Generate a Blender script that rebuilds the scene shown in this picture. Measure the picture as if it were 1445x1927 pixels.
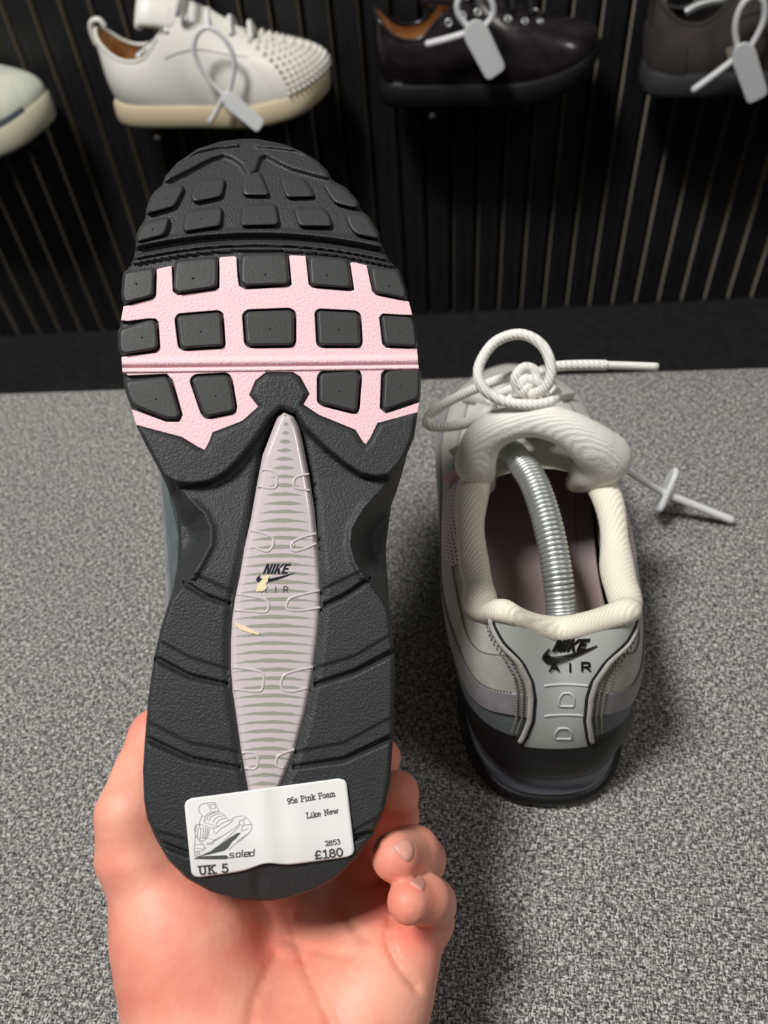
import bpy, bmesh, math, random
import numpy as np
from mathutils import Vector, Matrix
from mathutils.bvhtree import BVHTree

random.seed(7)
rng = np.random.default_rng(7)
for o in list(bpy.data.objects):
    bpy.data.objects.remove(o, do_unlink=True)
scene = bpy.context.scene
COL = scene.collection

# ------------------------------------------------------------------ camera
FPX, CX, CY, CAM_H = 1447.0, 722.5, 963.5, 0.357
VPX, VPY = 855.0, 2260.0                       # where verticals meet below the frame
zc = np.array([-(VPX - CX), VPY - CY, FPX]); zc /= np.linalg.norm(zc)
fw = np.array([0, 0, -1.0]); yc = fw - (fw @ zc) * zc; yc /= np.linalg.norm(yc)
xc = np.cross(yc, zc)
RC = np.array([xc, yc, zc])                    # camera axes -> world
CAM = np.array([0, 0, CAM_H])
cam_d = bpy.data.cameras.new('camera'); cam = bpy.data.objects.new('camera', cam_d); COL.objects.link(cam)
mw = Matrix(RC.tolist()).to_4x4(); mw.translation = Vector(CAM); cam.matrix_world = mw
cam_d.sensor_fit = 'AUTO'; cam_d.sensor_width = 36.0; cam_d.lens = 36.0 * FPX / 1927.0
cam_d.clip_start = 0.02; cam_d.clip_end = 20
cam_d.dof.use_dof = True; cam_d.dof.focus_distance = 0.265; cam_d.dof.aperture_fstop = 11.5
scene.camera = cam

# ------------------------------------------------------------------ world, lights, exposure
w = bpy.data.worlds.new('world'); scene.world = w; w.use_nodes = True
w.node_tree.nodes['Background'].inputs[0].default_value = (1.0, 0.97, 0.93, 1)
w.node_tree.nodes['Background'].inputs[1].default_value = 0.05
vs = scene.view_settings
vs.view_transform = 'Standard'; vs.look = 'None'; vs.gamma = 1.0; vs.exposure = 0.0; vs.use_curve_mapping = False
def area(name, loc, target, sx, sy, power, color):
    d = bpy.data.lights.new(name, 'AREA'); d.shape = 'RECTANGLE'; d.size = sx; d.size_y = sy
    d.energy = power; d.color = color
    o = bpy.data.objects.new(name, d); COL.objects.link(o); o.location = loc
    o.rotation_euler = (Vector(target) - Vector(loc)).to_track_quat('-Z', 'Y').to_euler()
    return o
area('ceiling_panel_left', (-0.58, 0.16, 1.70), (0.0, 0.25, 0), 0.34, 0.34, 33, (1.0, 0.985, 0.965))
area('fill_light_right', (1.20, -0.35, 1.55), (0.0, 0.2, 0.1), 0.40, 0.40, 6, (1.0, 0.96, 0.91))  # weak warm fill light added to soften the shadows, not a room fixture

# ------------------------------------------------------------------ helpers
def c2w(p):
    return CAM + np.asarray(p, float) @ RC.T
def w2c(p):
    return (np.asarray(p, float) - CAM) @ RC
def ray(px, py):
    return RC @ np.array([(px - CX) / FPX, -(py - CY) / FPX, -1.0])
def at(px, py, d):
    return CAM + ray(px, py) * d
def onz(px, py, z=0.0):
    r = ray(px, py); return CAM + r * ((z - CAM_H) / r[2])

def thing(name, label, cat, mat4=None, group=None):
    o = bpy.data.objects.new(name, None); COL.objects.link(o); o.empty_display_size = 0.02
    if mat4 is not None: o.matrix_world = mat4
    o['label'] = label; o['category'] = cat
    if group: o['group'] = group
    return o
def tag(o, label, cat, group=None):
    o['label'] = label; o['category'] = cat
    if group: o['group'] = group
    return o
def mesh(name, V, F, m, parent=None, smooth=True, label=None):
    me = bpy.data.meshes.new(name)
    me.from_pydata([tuple(map(float, v)) for v in V], [], [tuple(int(i) for i in f) for f in F])
    me.update()
    o = bpy.data.objects.new(name, me); COL.objects.link(o)
    if parent is not None: o.parent = parent
    if m: me.materials.append(m)
    if smooth: me.polygons.foreach_set('use_smooth', [True] * len(me.polygons))
    if label: o['label'] = label
    return o
def inst(o, parent, mat4):
    c = bpy.data.objects.new(o.name.split('.')[0], o.data); COL.objects.link(c)
    c.parent = parent; c.matrix_local = mat4
    return c
def autosmooth(o, ang=40):
    bm = bmesh.new(); bm.from_mesh(o.data)
    for e in bm.edges:
        e.smooth = not (len(e.link_faces) == 2 and e.calc_face_angle(0) > math.radians(ang))
    bm.to_mesh(o.data); bm.free()
def fixn(o):
    bm = bmesh.new(); bm.from_mesh(o.data); bmesh.ops.recalc_face_normals(bm, faces=bm.faces); bm.to_mesh(o.data); bm.free()
    return o
def gridF(n, m, cyc=False, off=0):
    F = []
    for i in range(n if cyc else n - 1):
        for j in range(m - 1):
            a = i * m + j; b = ((i + 1) % n) * m + j
            F.append((off + a, off + b, off + b + 1, off + a + 1))
    return F
def spline(pts, n, cyc=False):
    """Catmull-Rom through pts (k,d), n samples"""
    P = np.asarray(pts, float); k = len(P)
    T = np.linspace(0, k if cyc else k - 1, n, endpoint=not cyc)
    return crom(P, T, cyc)
def crom(P, T, cyc):
    k = len(P); T = np.asarray(T, float)
    i = np.floor(T).astype(int)
    if not cyc: i = np.clip(i, 0, k - 2)
    f = (T - i)[:, None]
    def g(j): return P[j % k] if cyc else P[np.clip(j, 0, k - 1)]
    p0, p1, p2, p3 = g(i - 1), g(i), g(i + 1), g(i + 2)
    return 0.5 * ((2 * p1) + (-p0 + p2) * f + (2 * p0 - 5 * p1 + 4 * p2 - p3) * f ** 2 + (-p0 + 3 * p1 - 3 * p2 + p3) * f ** 3)
def frames(C, cyc=False):
    C = np.asarray(C); n = len(C)
    Tn = (np.roll(C, -1, 0) - np.roll(C, 1, 0)) if cyc else np.gradient(C, axis=0)
    Tn /= np.linalg.norm(Tn, axis=1)[:, None] + 1e-12
    N = np.zeros_like(C); up = np.array([0, 0, 1.0])
    if abs(Tn[0] @ up) > .9: up = np.array([1.0, 0, 0])
    N[0] = up - (up @ Tn[0]) * Tn[0]; N[0] /= np.linalg.norm(N[0])
    for i in range(1, n):
        v = N[i - 1] - (N[i - 1] @ Tn[i]) * Tn[i]; N[i] = v / (np.linalg.norm(v) + 1e-12)
    return Tn, N, np.cross(Tn, N)
def tubeVF(C, r, seg=10, cyc=False, flat=1.0):
    C = np.asarray(C, float); n = len(C)
    r = np.broadcast_to(np.asarray(r, float), (n,))
    Tn, N, B = frames(C, cyc)
    a = np.linspace(0, 2 * np.pi, seg, endpoint=False)
    V = C[:, None] + r[:, None, None] * (np.cos(a)[None, :, None] * N[:, None] + flat * np.sin(a)[None, :, None] * B[:, None])
    F = []
    for i in range(n if cyc else n - 1):
        for j in range(seg):
            k = (i + 1) % n
            F.append((i * seg + j, i * seg + (j + 1) % seg, k * seg + (j + 1) % seg, k * seg + j))
    V = V.reshape(-1, 3)
    if not cyc:
        F.append(tuple(range(seg - 1, -1, -1))); F.append(tuple((n - 1) * seg + j for j in range(seg)))
    return V, F
def tube(name, C, r, m, parent=None, seg=10, cyc=False, flat=1.0, inv=None):
    V, F = tubeVF(C, r, seg, cyc, flat)
    if inv is not None: V = xf(inv, V)
    return mesh(name, V, F, m, parent)
def xf(M4, V):
    A = np.array(M4); V = np.asarray(V, float)
    return V @ A[:3, :3].T + A[:3, 3]
def join(VF):
    V = []; F = []; o = 0
    for v, f in VF:
        V += [tuple(x) for x in v]; F += [tuple(i + o for i in q) for q in f]; o += len(v)
    return V, F

# ---- signed distance fields -> mesh (naive surface nets)
def rcone(X, a, b, ra, rb):
    a = np.asarray(a, float); b = np.asarray(b, float); ab = b - a
    t = np.clip(((X - a) @ ab) / (ab @ ab + 1e-12), 0, 1)
    return np.linalg.norm(X - (a + t[..., None] * ab), axis=-1) - (ra + (rb - ra) * t)
def smin(a, b, k):
    h = np.clip(.5 + .5 * (b - a) / k, 0, 1)
    return b + (a - b) * h - k * h * (1 - h)
def nets(fn, lo, hi, step):
    lo = np.array(lo, float); hi = np.array(hi, float)
    n = np.ceil((hi - lo) / step).astype(int) + 1
    ax = [lo[i] + step * np.arange(n[i]) for i in range(3)]
    D = np.empty(n)
    YY, ZZ = np.meshgrid(ax[1], ax[2], indexing='ij')
    for i, x in enumerate(ax[0]):
        D[i] = fn(np.stack([np.full_like(YY, x), YY, ZZ], -1))
    S = D < 0
    nc = n - 1
    cs = np.zeros(nc, int); acc = np.zeros(tuple(nc) + (3,)); cnt = np.zeros(nc)
    offs = [(i, j, k) for i in (0, 1) for j in (0, 1) for k in (0, 1)]
    sl = lambda A, o: A[o[0]:o[0] + nc[0], o[1]:o[1] + nc[1], o[2]:o[2] + nc[2]]
    for o1 in offs:
        for axx in range(3):
            if o1[axx] == 0:
                o2 = list(o1); o2[axx] = 1
                d1, d2 = sl(D, o1), sl(D, o2); cr = (d1 < 0) != (d2 < 0)
                t = np.where(cr, d1 / np.where(cr, d1 - d2, 1), 0)
                p = np.zeros(tuple(nc) + (3,)) + np.array(o1, float); p[..., axx] += t
                acc += p * cr[..., None]; cnt += cr
    act = cnt > 0
    idx = -np.ones(nc, int); idx[act] = np.arange(act.sum())
    ijk = np.argwhere(act)
    V = lo + step * (ijk + acc[act] / cnt[act][:, None])
    F = []
    for axx in range(3):
        a2, a3 = (axx + 1) % 3, (axx + 2) % 3
        s1 = [slice(None)] * 3; s2 = [slice(None)] * 3
        s1[axx] = slice(0, -1); s2[axx] = slice(1, None)
        A, B = S[tuple(s1)], S[tuple(s2)]
        E = np.argwhere(A != B)
        for e in E:
            if e[a2] == 0 or e[a3] == 0 or e[a2] >= nc[a2] or e[a3] >= nc[a3]: continue
            q = []
            for d2, d3 in ((-1, -1), (0, -1), (0, 0), (-1, 0)):
                c = e.copy(); c[a2] += d2; c[a3] += d3; q.append(idx[tuple(c)])
            if min(q) < 0: continue
            F.append(q if A[tuple(e)] else q[::-1])
    return V, F

# ------------------------------------------------------------------ materials
def srgb(r, g, b):
    f = lambda c: (c / 255 / 12.92) if c / 255 <= .04045 else ((c / 255 + .055) / 1.055) ** 2.4
    return (f(r), f(g), f(b), 1)
def mat(name, col, rough=.6, bump=0, bscale=400, col2=None, nscale=60, metal=0, coat=0, sss=0, trans=0, spec=.5, bdist=.0004, detail=2, sheen=0, alpha=1, ior=1.45, stretch=None):
    m = bpy.data.materials.new(name); m.use_nodes = True; nt = m.node_tree; b = nt.nodes['Principled BSDF']
    b.inputs['Base Color'].default_value = col; b.inputs['Roughness'].default_value = rough
    b.inputs['Metallic'].default_value = metal; b.inputs['Coat Weight'].default_value = coat
    b.inputs['Coat Roughness'].default_value = .06
    b.inputs['Specular IOR Level'].default_value = spec; b.inputs['IOR'].default_value = ior
    b.inputs['Transmission Weight'].default_value = trans; b.inputs['Sheen Weight'].default_value = sheen
    b.inputs['Alpha'].default_value = alpha
    if sss:
        b.inputs['Subsurface Weight'].default_value = sss
        b.inputs['Subsurface Radius'].default_value = (1, .35, .2); b.inputs['Subsurface Scale'].default_value = .004
    tc = nt.nodes.new('ShaderNodeTexCoord'); src = tc.outputs['Object']
    if stretch:
        mp = nt.nodes.new('ShaderNodeMapping'); mp.inputs['Scale'].default_value = stretch
        nt.links.new(src, mp.inputs[0]); src = mp.outputs[0]
    if col2:
        n = nt.nodes.new('ShaderNodeTexNoise'); n.inputs['Scale'].default_value = nscale; n.inputs['Detail'].default_value = 4
        nt.links.new(src, n.inputs['Vector'])
        r = nt.nodes.new('ShaderNodeValToRGB'); r.color_ramp.elements[0].position = .35; r.color_ramp.elements[1].position = .65
        r.color_ramp.elements[0].color = col; r.color_ramp.elements[1].color = col2
        nt.links.new(n.outputs[0], r.inputs[0]); nt.links.new(r.outputs[0], b.inputs['Base Color'])
    if bump:
        n2 = nt.nodes.new('ShaderNodeTexNoise'); n2.inputs['Scale'].default_value = bscale; n2.inputs['Detail'].default_value = detail
        nt.links.new(src, n2.inputs['Vector'])
        bp = nt.nodes.new('ShaderNodeBump'); bp.inputs['Strength'].default_value = bump; bp.inputs['Distance'].default_value = bdist
        nt.links.new(n2.outputs[0], bp.inputs['Height']); nt.links.new(bp.outputs[0], b.inputs['Normal'])
    return m
def ribs(m, scale, strength, rot=(0, 0, 0), dist=.0004, distort=1.0):
    """fine knitted or braided ribs as bump"""
    nt = m.node_tree; b = nt.nodes['Principled BSDF']
    tc = nt.nodes.new('ShaderNodeTexCoord'); mp = nt.nodes.new('ShaderNodeMapping'); mp.inputs['Rotation'].default_value = rot
    nt.links.new(tc.outputs['Object'], mp.inputs[0])
    wv = nt.nodes.new('ShaderNodeTexWave'); wv.inputs['Scale'].default_value = scale; wv.inputs['Distortion'].default_value = distort
    wv.inputs['Detail'].default_value = 1; wv.inputs['Detail Scale'].default_value = 2; nt.links.new(mp.outputs[0], wv.inputs['Vector'])
    bp = nt.nodes.new('ShaderNodeBump'); bp.inputs['Strength'].default_value = strength; bp.inputs['Distance'].default_value = dist
    nt.links.new(wv.outputs['Fac'], bp.inputs['Height'])
    if b.inputs['Normal'].is_linked: nt.links.new(b.inputs['Normal'].links[0].from_socket, bp.inputs['Normal'])
    nt.links.new(bp.outputs[0], b.inputs['Normal']); return m
class NT:
    """tiny node helper"""
    def __init__(s, m): s.nt = m.node_tree; s.b = s.nt.nodes['Principled BSDF']
    def n(s, t, **kw):
        x = s.nt.nodes.new(t)
        for k, v in kw.items(): setattr(x, k, v)
        return x
    def l(s, a, b): s.nt.links.new(a, b)
    def math(s, op, a, b=None, c=None):
        x = s.n('ShaderNodeMath', operation=op)
        for i, v in enumerate((a, b, c)):
            if v is None: continue
            if isinstance(v, (int, float)): x.inputs[i].default_value = v
            else: s.l(v, x.inputs[i])
        return x.outputs[0]

M = {}
M['rubber'] = mat('black_rubber', srgb(49, 51, 52), .52, .7, 1500, bdist=.0005)
M['lug'] = mat('black_tread_rubber', srgb(56, 57, 57), .5, .2, 900, bdist=.0003)
M['mid_black'] = mat('black_midsole_foam', srgb(25, 25, 25), .42, .25, 700)
M['pink'] = mat('pink_rubber', srgb(248, 205, 211), .6, .55, 1200, bdist=.0005)
M['lettering'] = mat('navy_print', srgb(34, 38, 50), .35)
M['lettering_black'] = mat('black_raised_print', srgb(22, 22, 22), .3)
M['paper'] = mat('white_label_paper', srgb(243, 242, 240), .45)
M['ink'] = mat('grey_black_ink', srgb(78, 76, 80), .6)
M['inkline'] = mat('grey_line_ink', srgb(150, 148, 150), .6)
M['inkdark'] = mat('dark_green_grey_ink', srgb(86, 90, 84), .6)
M['teal'] = mat('dark_teal_suede', srgb(74, 86, 88), .9, .4, 1200, srgb(88, 100, 102), 200, sheen=.2)
M['mgrey'] = mat('mid_grey_suede', srgb(132, 130, 134), .9, .35, 1200, srgb(146, 144, 148), 150, sheen=.2)
M['lgrey'] = mat('light_grey_suede', srgb(172, 170, 162), .9, .3, 1200, srgb(184, 182, 174), 120, sheen=.2)
M['llgrey'] = mat('pale_grey_suede', srgb(188, 186, 178), .9, .3, 1200, srgb(200, 198, 190), 120, sheen=.2)
M['sage'] = mat('sage_grey_leather', srgb(188, 193, 188), .42, .08, 600)
M['cream'] = mat('cream_knit_lining', srgb(236, 230, 212), .9, .35, 900, stretch=(1, 1, 3))
M['tongue'] = mat('white_knit_tongue', srgb(232, 230, 220), .9, .35, 1000, stretch=(1, 3, 1))
M['lining'] = mat('lilac_grey_lining', srgb(176, 166, 172), .9, .2, 1200)
M['insole'] = mat('pale_lilac_footbed', srgb(190, 172, 178), .8, .15, 700, srgb(205, 178, 165), 14)
M['black_fabric'] = mat('black_fabric', srgb(30, 30, 32), .9, .3, 1000)
M['stitch'] = mat('grey_thread', srgb(120, 114, 104), .9)
M['lace'] = mat('white_rope_lace', srgb(240, 238, 230), .85, .5, 900)
M['aglet'] = mat('white_plastic_tip', srgb(238, 237, 232), .3)
M['tagplastic'] = mat('translucent_white_plastic', srgb(232, 233, 234), .35, sss=.3)
M['steel'] = mat('zinc_plated_steel', srgb(222, 226, 224), .38, metal=.85)
M['capgrey'] = mat('pale_grey_plastic_cap', srgb(190, 196, 192), .35)
M['skin'] = mat('skin', srgb(244, 174, 149), .52, .28, 420, srgb(236, 140, 121), 42, sss=.25, bdist=.0006, detail=6)
M['nail'] = mat('fingernail', srgb(226, 164, 148), .36, sss=.15)
M['air'] = mat('lilac_clear_air_unit', srgb(92, 94, 106), .12, coat=.6, spec=.7)
ribs(M['cream'], 190, .5, (0, .5, .6)); ribs(M['tongue'], 210, .5, (0, .2, 1.57), distort=2); ribs(M['lace'], 190, .7, (.5, .6, .4), distort=.5)
def set_uv(o, uv):
    L = o.data.uv_layers.new(name='UVMap'); uv = np.asarray(uv)
    li = np.empty(len(o.data.loops), int); o.data.loops.foreach_get('vertex_index', li)
    L.data.foreach_set('uv', uv[li].astype(np.float32).ravel())

# ------------------------------------------------------------------ setting: bench, floor, slatted wall
FLOOR_Z = -0.34
m = mat('dark_carpet', srgb(33, 33, 34), .95, .8, 500, srgb(20, 20, 21), 90, bdist=.003)
floor = mesh('floor', [(-4, -3, FLOOR_Z), (4, -3, FLOOR_Z), (4, 3, FLOOR_Z), (-4, 3, FLOOR_Z)], [(0, 1, 2, 3)], m)
floor['kind'] = 'structure'

def tweed():
    m = mat('grey_woven_upholstery', (.2, .2, .2, 1), .95); t = NT(m)
    tc = t.n('ShaderNodeTexCoord'); mp = t.n('ShaderNodeMapping'); mp.inputs['Rotation'].default_value = (0, 0, .11)
    t.l(tc.outputs['Object'], mp.inputs[0])
    nz = t.n('ShaderNodeTexNoise'); nz.inputs['Scale'].default_value = 120
    t.l(mp.outputs[0], nz.inputs['Vector'])
    wob = t.n('ShaderNodeVectorMath', operation='MULTIPLY_ADD'); t.l(nz.outputs['Color'], wob.inputs[0])
    wob.inputs[1].default_value = (.0012, .0012, 0); t.l(mp.outputs[0], wob.inputs[2])
    def thread(sc):
        q = t.n('ShaderNodeMapping'); q.inputs['Scale'].default_value = sc; t.l(wob.outputs[0], q.inputs[0])
        n = t.n('ShaderNodeTexNoise'); n.inputs['Scale'].default_value = 1; n.inputs['Detail'].default_value = 1; t.l(q.outputs[0], n.inputs['Vector'])
        return n.outputs[0]
    a = thread((1250, 380, 1)); b = thread((380, 1250, 1))
    ck = t.n('ShaderNodeTexChecker'); ck.inputs['Scale'].default_value = 690
    ck.inputs[1].default_value = (1, 1, 1, 1); ck.inputs[2].default_value = (0, 0, 0, 1); t.l(wob.outputs[0], ck.inputs[0])
    mx = t.n('ShaderNodeMix'); t.l(ck.outputs['Fac'], mx.inputs[0]); t.l(a, mx.inputs[2]); t.l(b, mx.inputs[3])
    rp = t.n('ShaderNodeValToRGB'); e = rp.color_ramp.elements
    e[0].position = .33; e[0].color = srgb(50, 50, 50); e[1].position = .66; e[1].color = srgb(206, 203, 197)
    x = e.new(.48); x.color = srgb(104, 103, 101)
    t.l(mx.outputs[0], rp.inputs[0]); t.l(rp.outputs[0], t.b.inputs['Base Color'])
    bp = t.n('ShaderNodeBump'); bp.inputs['Strength'].default_value = .7; bp.inputs['Distance'].default_value = .0008
    t.l(mx.outputs[0], bp.inputs['Height']); t.l(bp.outputs[0], t.b.inputs['Normal'])
    return m
M['tweed'] = tweed()
M['bench_base'] = mat('black_bench_base', srgb(28, 28, 28), .7)
# the bench's far edge in the photograph
e0, e1 = onz(0, 735), onz(1445, 686)
byaw = math.atan2(e1[1] - e0[1], e1[0] - e0[0])
mid = (e0 + e1) / 2
bench_m = Matrix.Translation(Vector((mid[0], mid[1], 0))) @ Matrix.Rotation(byaw, 4, 'Z')
bench = thing('upholstered_bench', 'low bench covered in grey woven tweed fabric under the sneakers', 'bench', bench_m)
def rbox(x0, x1, y0, y1, z0, z1, r, n=4):
    # box with rounded top edges: rings of a rounded rectangle
    V = []; k = 0; rings = []
    prof = [(0, z0), (0, z1 - r)] + [(r * (1 - math.cos(a)), z1 - r + r * math.sin(a)) for a in np.linspace(0, math.pi / 2, n + 1)[1:]]
    cr = r * 1.5
    for ins, z in prof:
        ring = []
        for cx_, cy_, a0 in ((x1 - cr, y1 - cr, 0), (x0 + cr, y1 - cr, 90), (x0 + cr, y0 + cr, 180), (x1 - cr, y0 + cr, 270)):
            for a in np.linspace(a0, a0 + 90, n + 1):
                ring.append((cx_ + (cr - ins) * math.cos(math.radians(a)), cy_ + (cr - ins) * math.sin(math.radians(a)), z))
        rings.append(ring)
    m_ = len(rings[0]); V = [p for rg in rings for p in rg]; F = []
    for i in range(len(rings) - 1):
        for j in range(m_):
            F.append((i * m_ + j, i * m_ + (j + 1) % m_, (i + 1) * m_ + (j + 1) % m_, (i + 1) * m_ + j))
    F.append(tuple((len(rings) - 1) * m_ + j for j in range(m_))); F.append(tuple(range(m_ - 1, -1, -1)))
    return V, F
V, F = rbox(-.62, .62, -.52, 0, -.06, 0, .006); autosmooth(mesh('cushion_top', V, F, M['tweed'], bench), 60)
V, F = rbox(-.60, .60, -.50, -.02, FLOOR_Z, -.06, .004); autosmooth(mesh('base', V, F, M['bench_base'], bench), 60)

# slatted wall
w0, w1 = onz(38, 631, FLOOR_Z), onz(1445, 560, FLOOR_Z)
wd = (w1 - w0); wd[2] = 0; wd /= np.linalg.norm(wd); wn = np.array([wd[1], -wd[0], 0])    # wn: toward the camera
wyaw = math.atan2(wd[1], wd[0])
WFACE = (w0 + w1) / 2; WFACE[2] = FLOOR_Z       # a point of the slats' front faces
def onwall(px, py, off=0.0):
    r = ray(px, py); t = ((WFACE + wn * off - CAM) @ wn) / (r @ wn); return CAM + r * t
def wall_s(p): return (p - WFACE) @ wd
SL_D = .017
wall_m = Matrix.Translation(Vector(WFACE - wn * SL_D)) @ Matrix.Rotation(wyaw, 4, 'Z')
M['felt'] = mat('dark_grey_felt_backing', srgb(30, 29, 28), .95, .4, 900)
M['slat_edge'] = mat('raw_brown_grey_slat_edge', srgb(182, 173, 160), .8, .2, 300)
M['slat'] = mat('black_wood_slat', srgb(34, 34, 36), .42, .15, 300, srgb(24, 24, 26), 30, spec=.6, stretch=(6, 6, .4))
wall = mesh('wall_back', [(-2.2, 0, 0), (2.2, 0, 0), (2.2, 0, 1.9), (-2.2, 0, 1.9)], [(0, 1, 2, 3)], M['felt'])
wall.matrix_world = wall_m; wall['kind'] = 'structure'
g0, g1 = wall_s(onwall(1111, 180)), wall_s(onwall(1322, 180)); PITCH = (g1 - g0) / 4; GAP = PITCH * .23
V, F = join([([(-(PITCH - GAP) / 2, 0, 0), ((PITCH - GAP) / 2, 0, 0), ((PITCH - GAP) / 2, 0, 1.9), (-(PITCH - GAP) / 2, 0, 1.9),
       (-(PITCH - GAP) / 2, -SL_D + .001, 0), (-(PITCH - GAP) / 2 + .001, -SL_D, 0), ((PITCH - GAP) / 2 - .001, -SL_D, 0), ((PITCH - GAP) / 2, -SL_D + .001, 0),
       (-(PITCH - GAP) / 2, -SL_D + .001, 1.9), (-(PITCH - GAP) / 2 + .001, -SL_D, 1.9), ((PITCH - GAP) / 2 - .001, -SL_D, 1.9), ((PITCH - GAP) / 2, -SL_D + .001, 1.9)],
      [(4, 0, 3, 8), (5, 4, 8, 9), (6, 5, 9, 10), (7, 6, 10, 11), (1, 7, 11, 2), (3, 2, 11, 10, 9, 8)])])
k0 = int((-2.15 - g0) / PITCH)
first = None
for k in range(k0, k0 + int(4.3 / PITCH)):
    cxs = g0 + (k + .5) * PITCH
    if first is None:
        first = mesh('slat', V, F, M['slat'], wall, smooth=False); first.data.materials.append(M['slat_edge']); first.data.polygons[0].material_index = 1; first.data.polygons[4].material_index = 1; first.matrix_local = Matrix.Translation((cxs, 0, 0))
    else: inst(first, wall, Matrix.Translation((cxs, 0, 0)))

# ------------------------------------------------------------------ the held shoe: its sole
PA, PB = math.tan(math.radians(8)), math.tan(math.radians(7))     # tilt of the sole plane against the lens axis
pn = np.array([PA, PB, 1.0]); pn /= np.linalg.norm(pn)             # plane normal in camera axes (out of the sole)
p0 = np.array([(510 - CX) / FPX, 0, -1.0]) * .245
def sole_cam(px, py, wo=0.0):
    """point of the sole plane, raised by wo along its normal, that lies on the sight line; camera axes; arrays allowed"""
    px, py, wo = np.broadcast_arrays(np.asarray(px, float), np.asarray(py, float), np.asarray(wo, float))
    d = np.stack([(px - CX) / FPX, -(py - CY) / FPX, -np.ones_like(px)], -1)
    t = ((p0 @ pn) + wo) / (d @ pn)
    return d * t[..., None]
hl, tp = c2w(sole_cam(497, 1696)), c2w(sole_cam(474, 262))
ez = RC @ (-pn)                                                    # shoe "up" points away from the lens
ey = tp - hl; ey -= (ey @ ez) * ez; SOLE_L = np.linalg.norm(ey); ey /= SOLE_L
ex = np.cross(ey, ez)
held_m = Matrix(((ex[0], ey[0], ez[0], hl[0]), (ex[1], ey[1], ez[1], hl[1]), (ex[2], ey[2], ez[2], hl[2]), (0, 0, 0, 1)))
held_i = held_m.inverted()
def spring(py):                      # toe spring: the sole curves away from the plane towards the toe
    py = np.asarray(py, float); return -np.clip(540 - py, 0, None) ** 2 * 3.0e-7 - np.clip(py - 1560, 0, None) ** 2 * 2.0e-7
def S(px, py, wo=0.0):
    """photo point on the sole surface (+wo outward) in the held shoe's own frame"""
    return xf(held_i, c2w(sole_cam(px, py, np.asarray(wo) + spring(py))))
held = thing('sneaker', 'sneaker held up in the hand showing its black and pink sole', 'shoe', held_m, 'pair of grey sneakers')

Z = lambda ox, oy, s: (lambda L: [(ox + x / s, oy + y / s) for x, y in L])
Zr1, Zr2, Z4, Z5, Z6 = Z(220, 440, 4.817), Z(500, 440, 4.66), Z(200, 460, 2.331), Z(240, 760, 2.58), Z(240, 1100, 2.58)
Z0, Z3, Z4r, Z7 = Z(200, 250, 2.331), Z(240, 255, 6.02), Z(470, 255, 4.983), Z(250, 1400, 2.833)
LEFT = [(469, 260), (419, 265), (371, 280), (353, 293), (333, 306), (311, 331), (305, 347), (293, 362), (283, 376), (275, 398), (272, 414), (263, 428), (257, 448), (255, 463), (251, 488),
        (239, 508), (232, 523), (230, 556), (233, 575), (228, 604), (225, 616), (226, 652), (229, 670), (231, 700), (232, 716), (239, 747), (248, 770), (258, 804), (276, 841), (302, 889),
        (322, 933), (332, 961), (336, 1015), (334, 1063), (326, 1107), (315, 1142), (304, 1177), (290, 1236), (279, 1313), (273, 1387), (269, 1449), (271, 1506), (277, 1541), (294, 1580),
        (317, 1619), (352, 1654), (398, 1679), (448, 1693), (490, 1696)]
RIGHT = [(474, 260), (506, 265), (540, 273), (572, 287), (598, 303), (618, 323), (624, 337), (638, 347), (655, 357), (672, 379), (679, 395), (694, 409), (709, 436), (714, 450), (719, 460), (731, 488),
         (750, 507), (764, 547), (767, 564), (770, 569), (775, 592), (780, 603), (784, 644), (786, 682), (788, 695), (791, 704), (791, 747), (789, 755), (786, 777), (779, 824), (766, 854), (757, 890),
         (746, 925), (736, 951), (731, 990), (726, 1030), (727, 1062), (731, 1115), (735, 1160), (739, 1197), (743, 1255), (741, 1352), (739, 1400), (734, 1471), (723, 1524), (702, 1569), (674, 1612),
         (638, 1647), (603, 1670), (550, 1688), (510, 1696)]
LA, RA = np.array(LEFT), np.array(RIGHT)
def seg_dist(X, Y, poly, closed=True):
    P = np.asarray(poly, float); n = len(P); d = np.full(X.shape, 1e9)
    for i in range(n if closed else n - 1):
        a, b = P[i], P[(i + 1) % n]; ab = b - a
        t = np.clip(((X - a[0]) * ab[0] + (Y - a[1]) * ab[1]) / (ab @ ab + 1e-9), 0, 1)
        d = np.minimum(d, np.hypot(X - a[0] - t * ab[0], Y - a[1] - t * ab[1]))
    return d
def sdf(X, Y, poly):
    P = np.asarray(poly, float); n = len(P); ins = np.zeros(X.shape, bool)
    for i in range(n):
        x1, y1 = P[i]; x2, y2 = P[(i + 1) % n]
        c = (y1 > Y) != (y2 > Y)
        ins ^= c & (X < (x2 - x1) * (Y - y1) / (y2 - y1 + 1e-12) + x1)
    d = seg_dist(X, Y, poly); return np.where(ins, -d, d)
def step(d, wd_):                      # 1 inside .. 0 outside with a smooth edge
    t = np.clip(.5 - d / wd_, 0, 1); return t * t * (3 - 2 * t)

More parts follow.
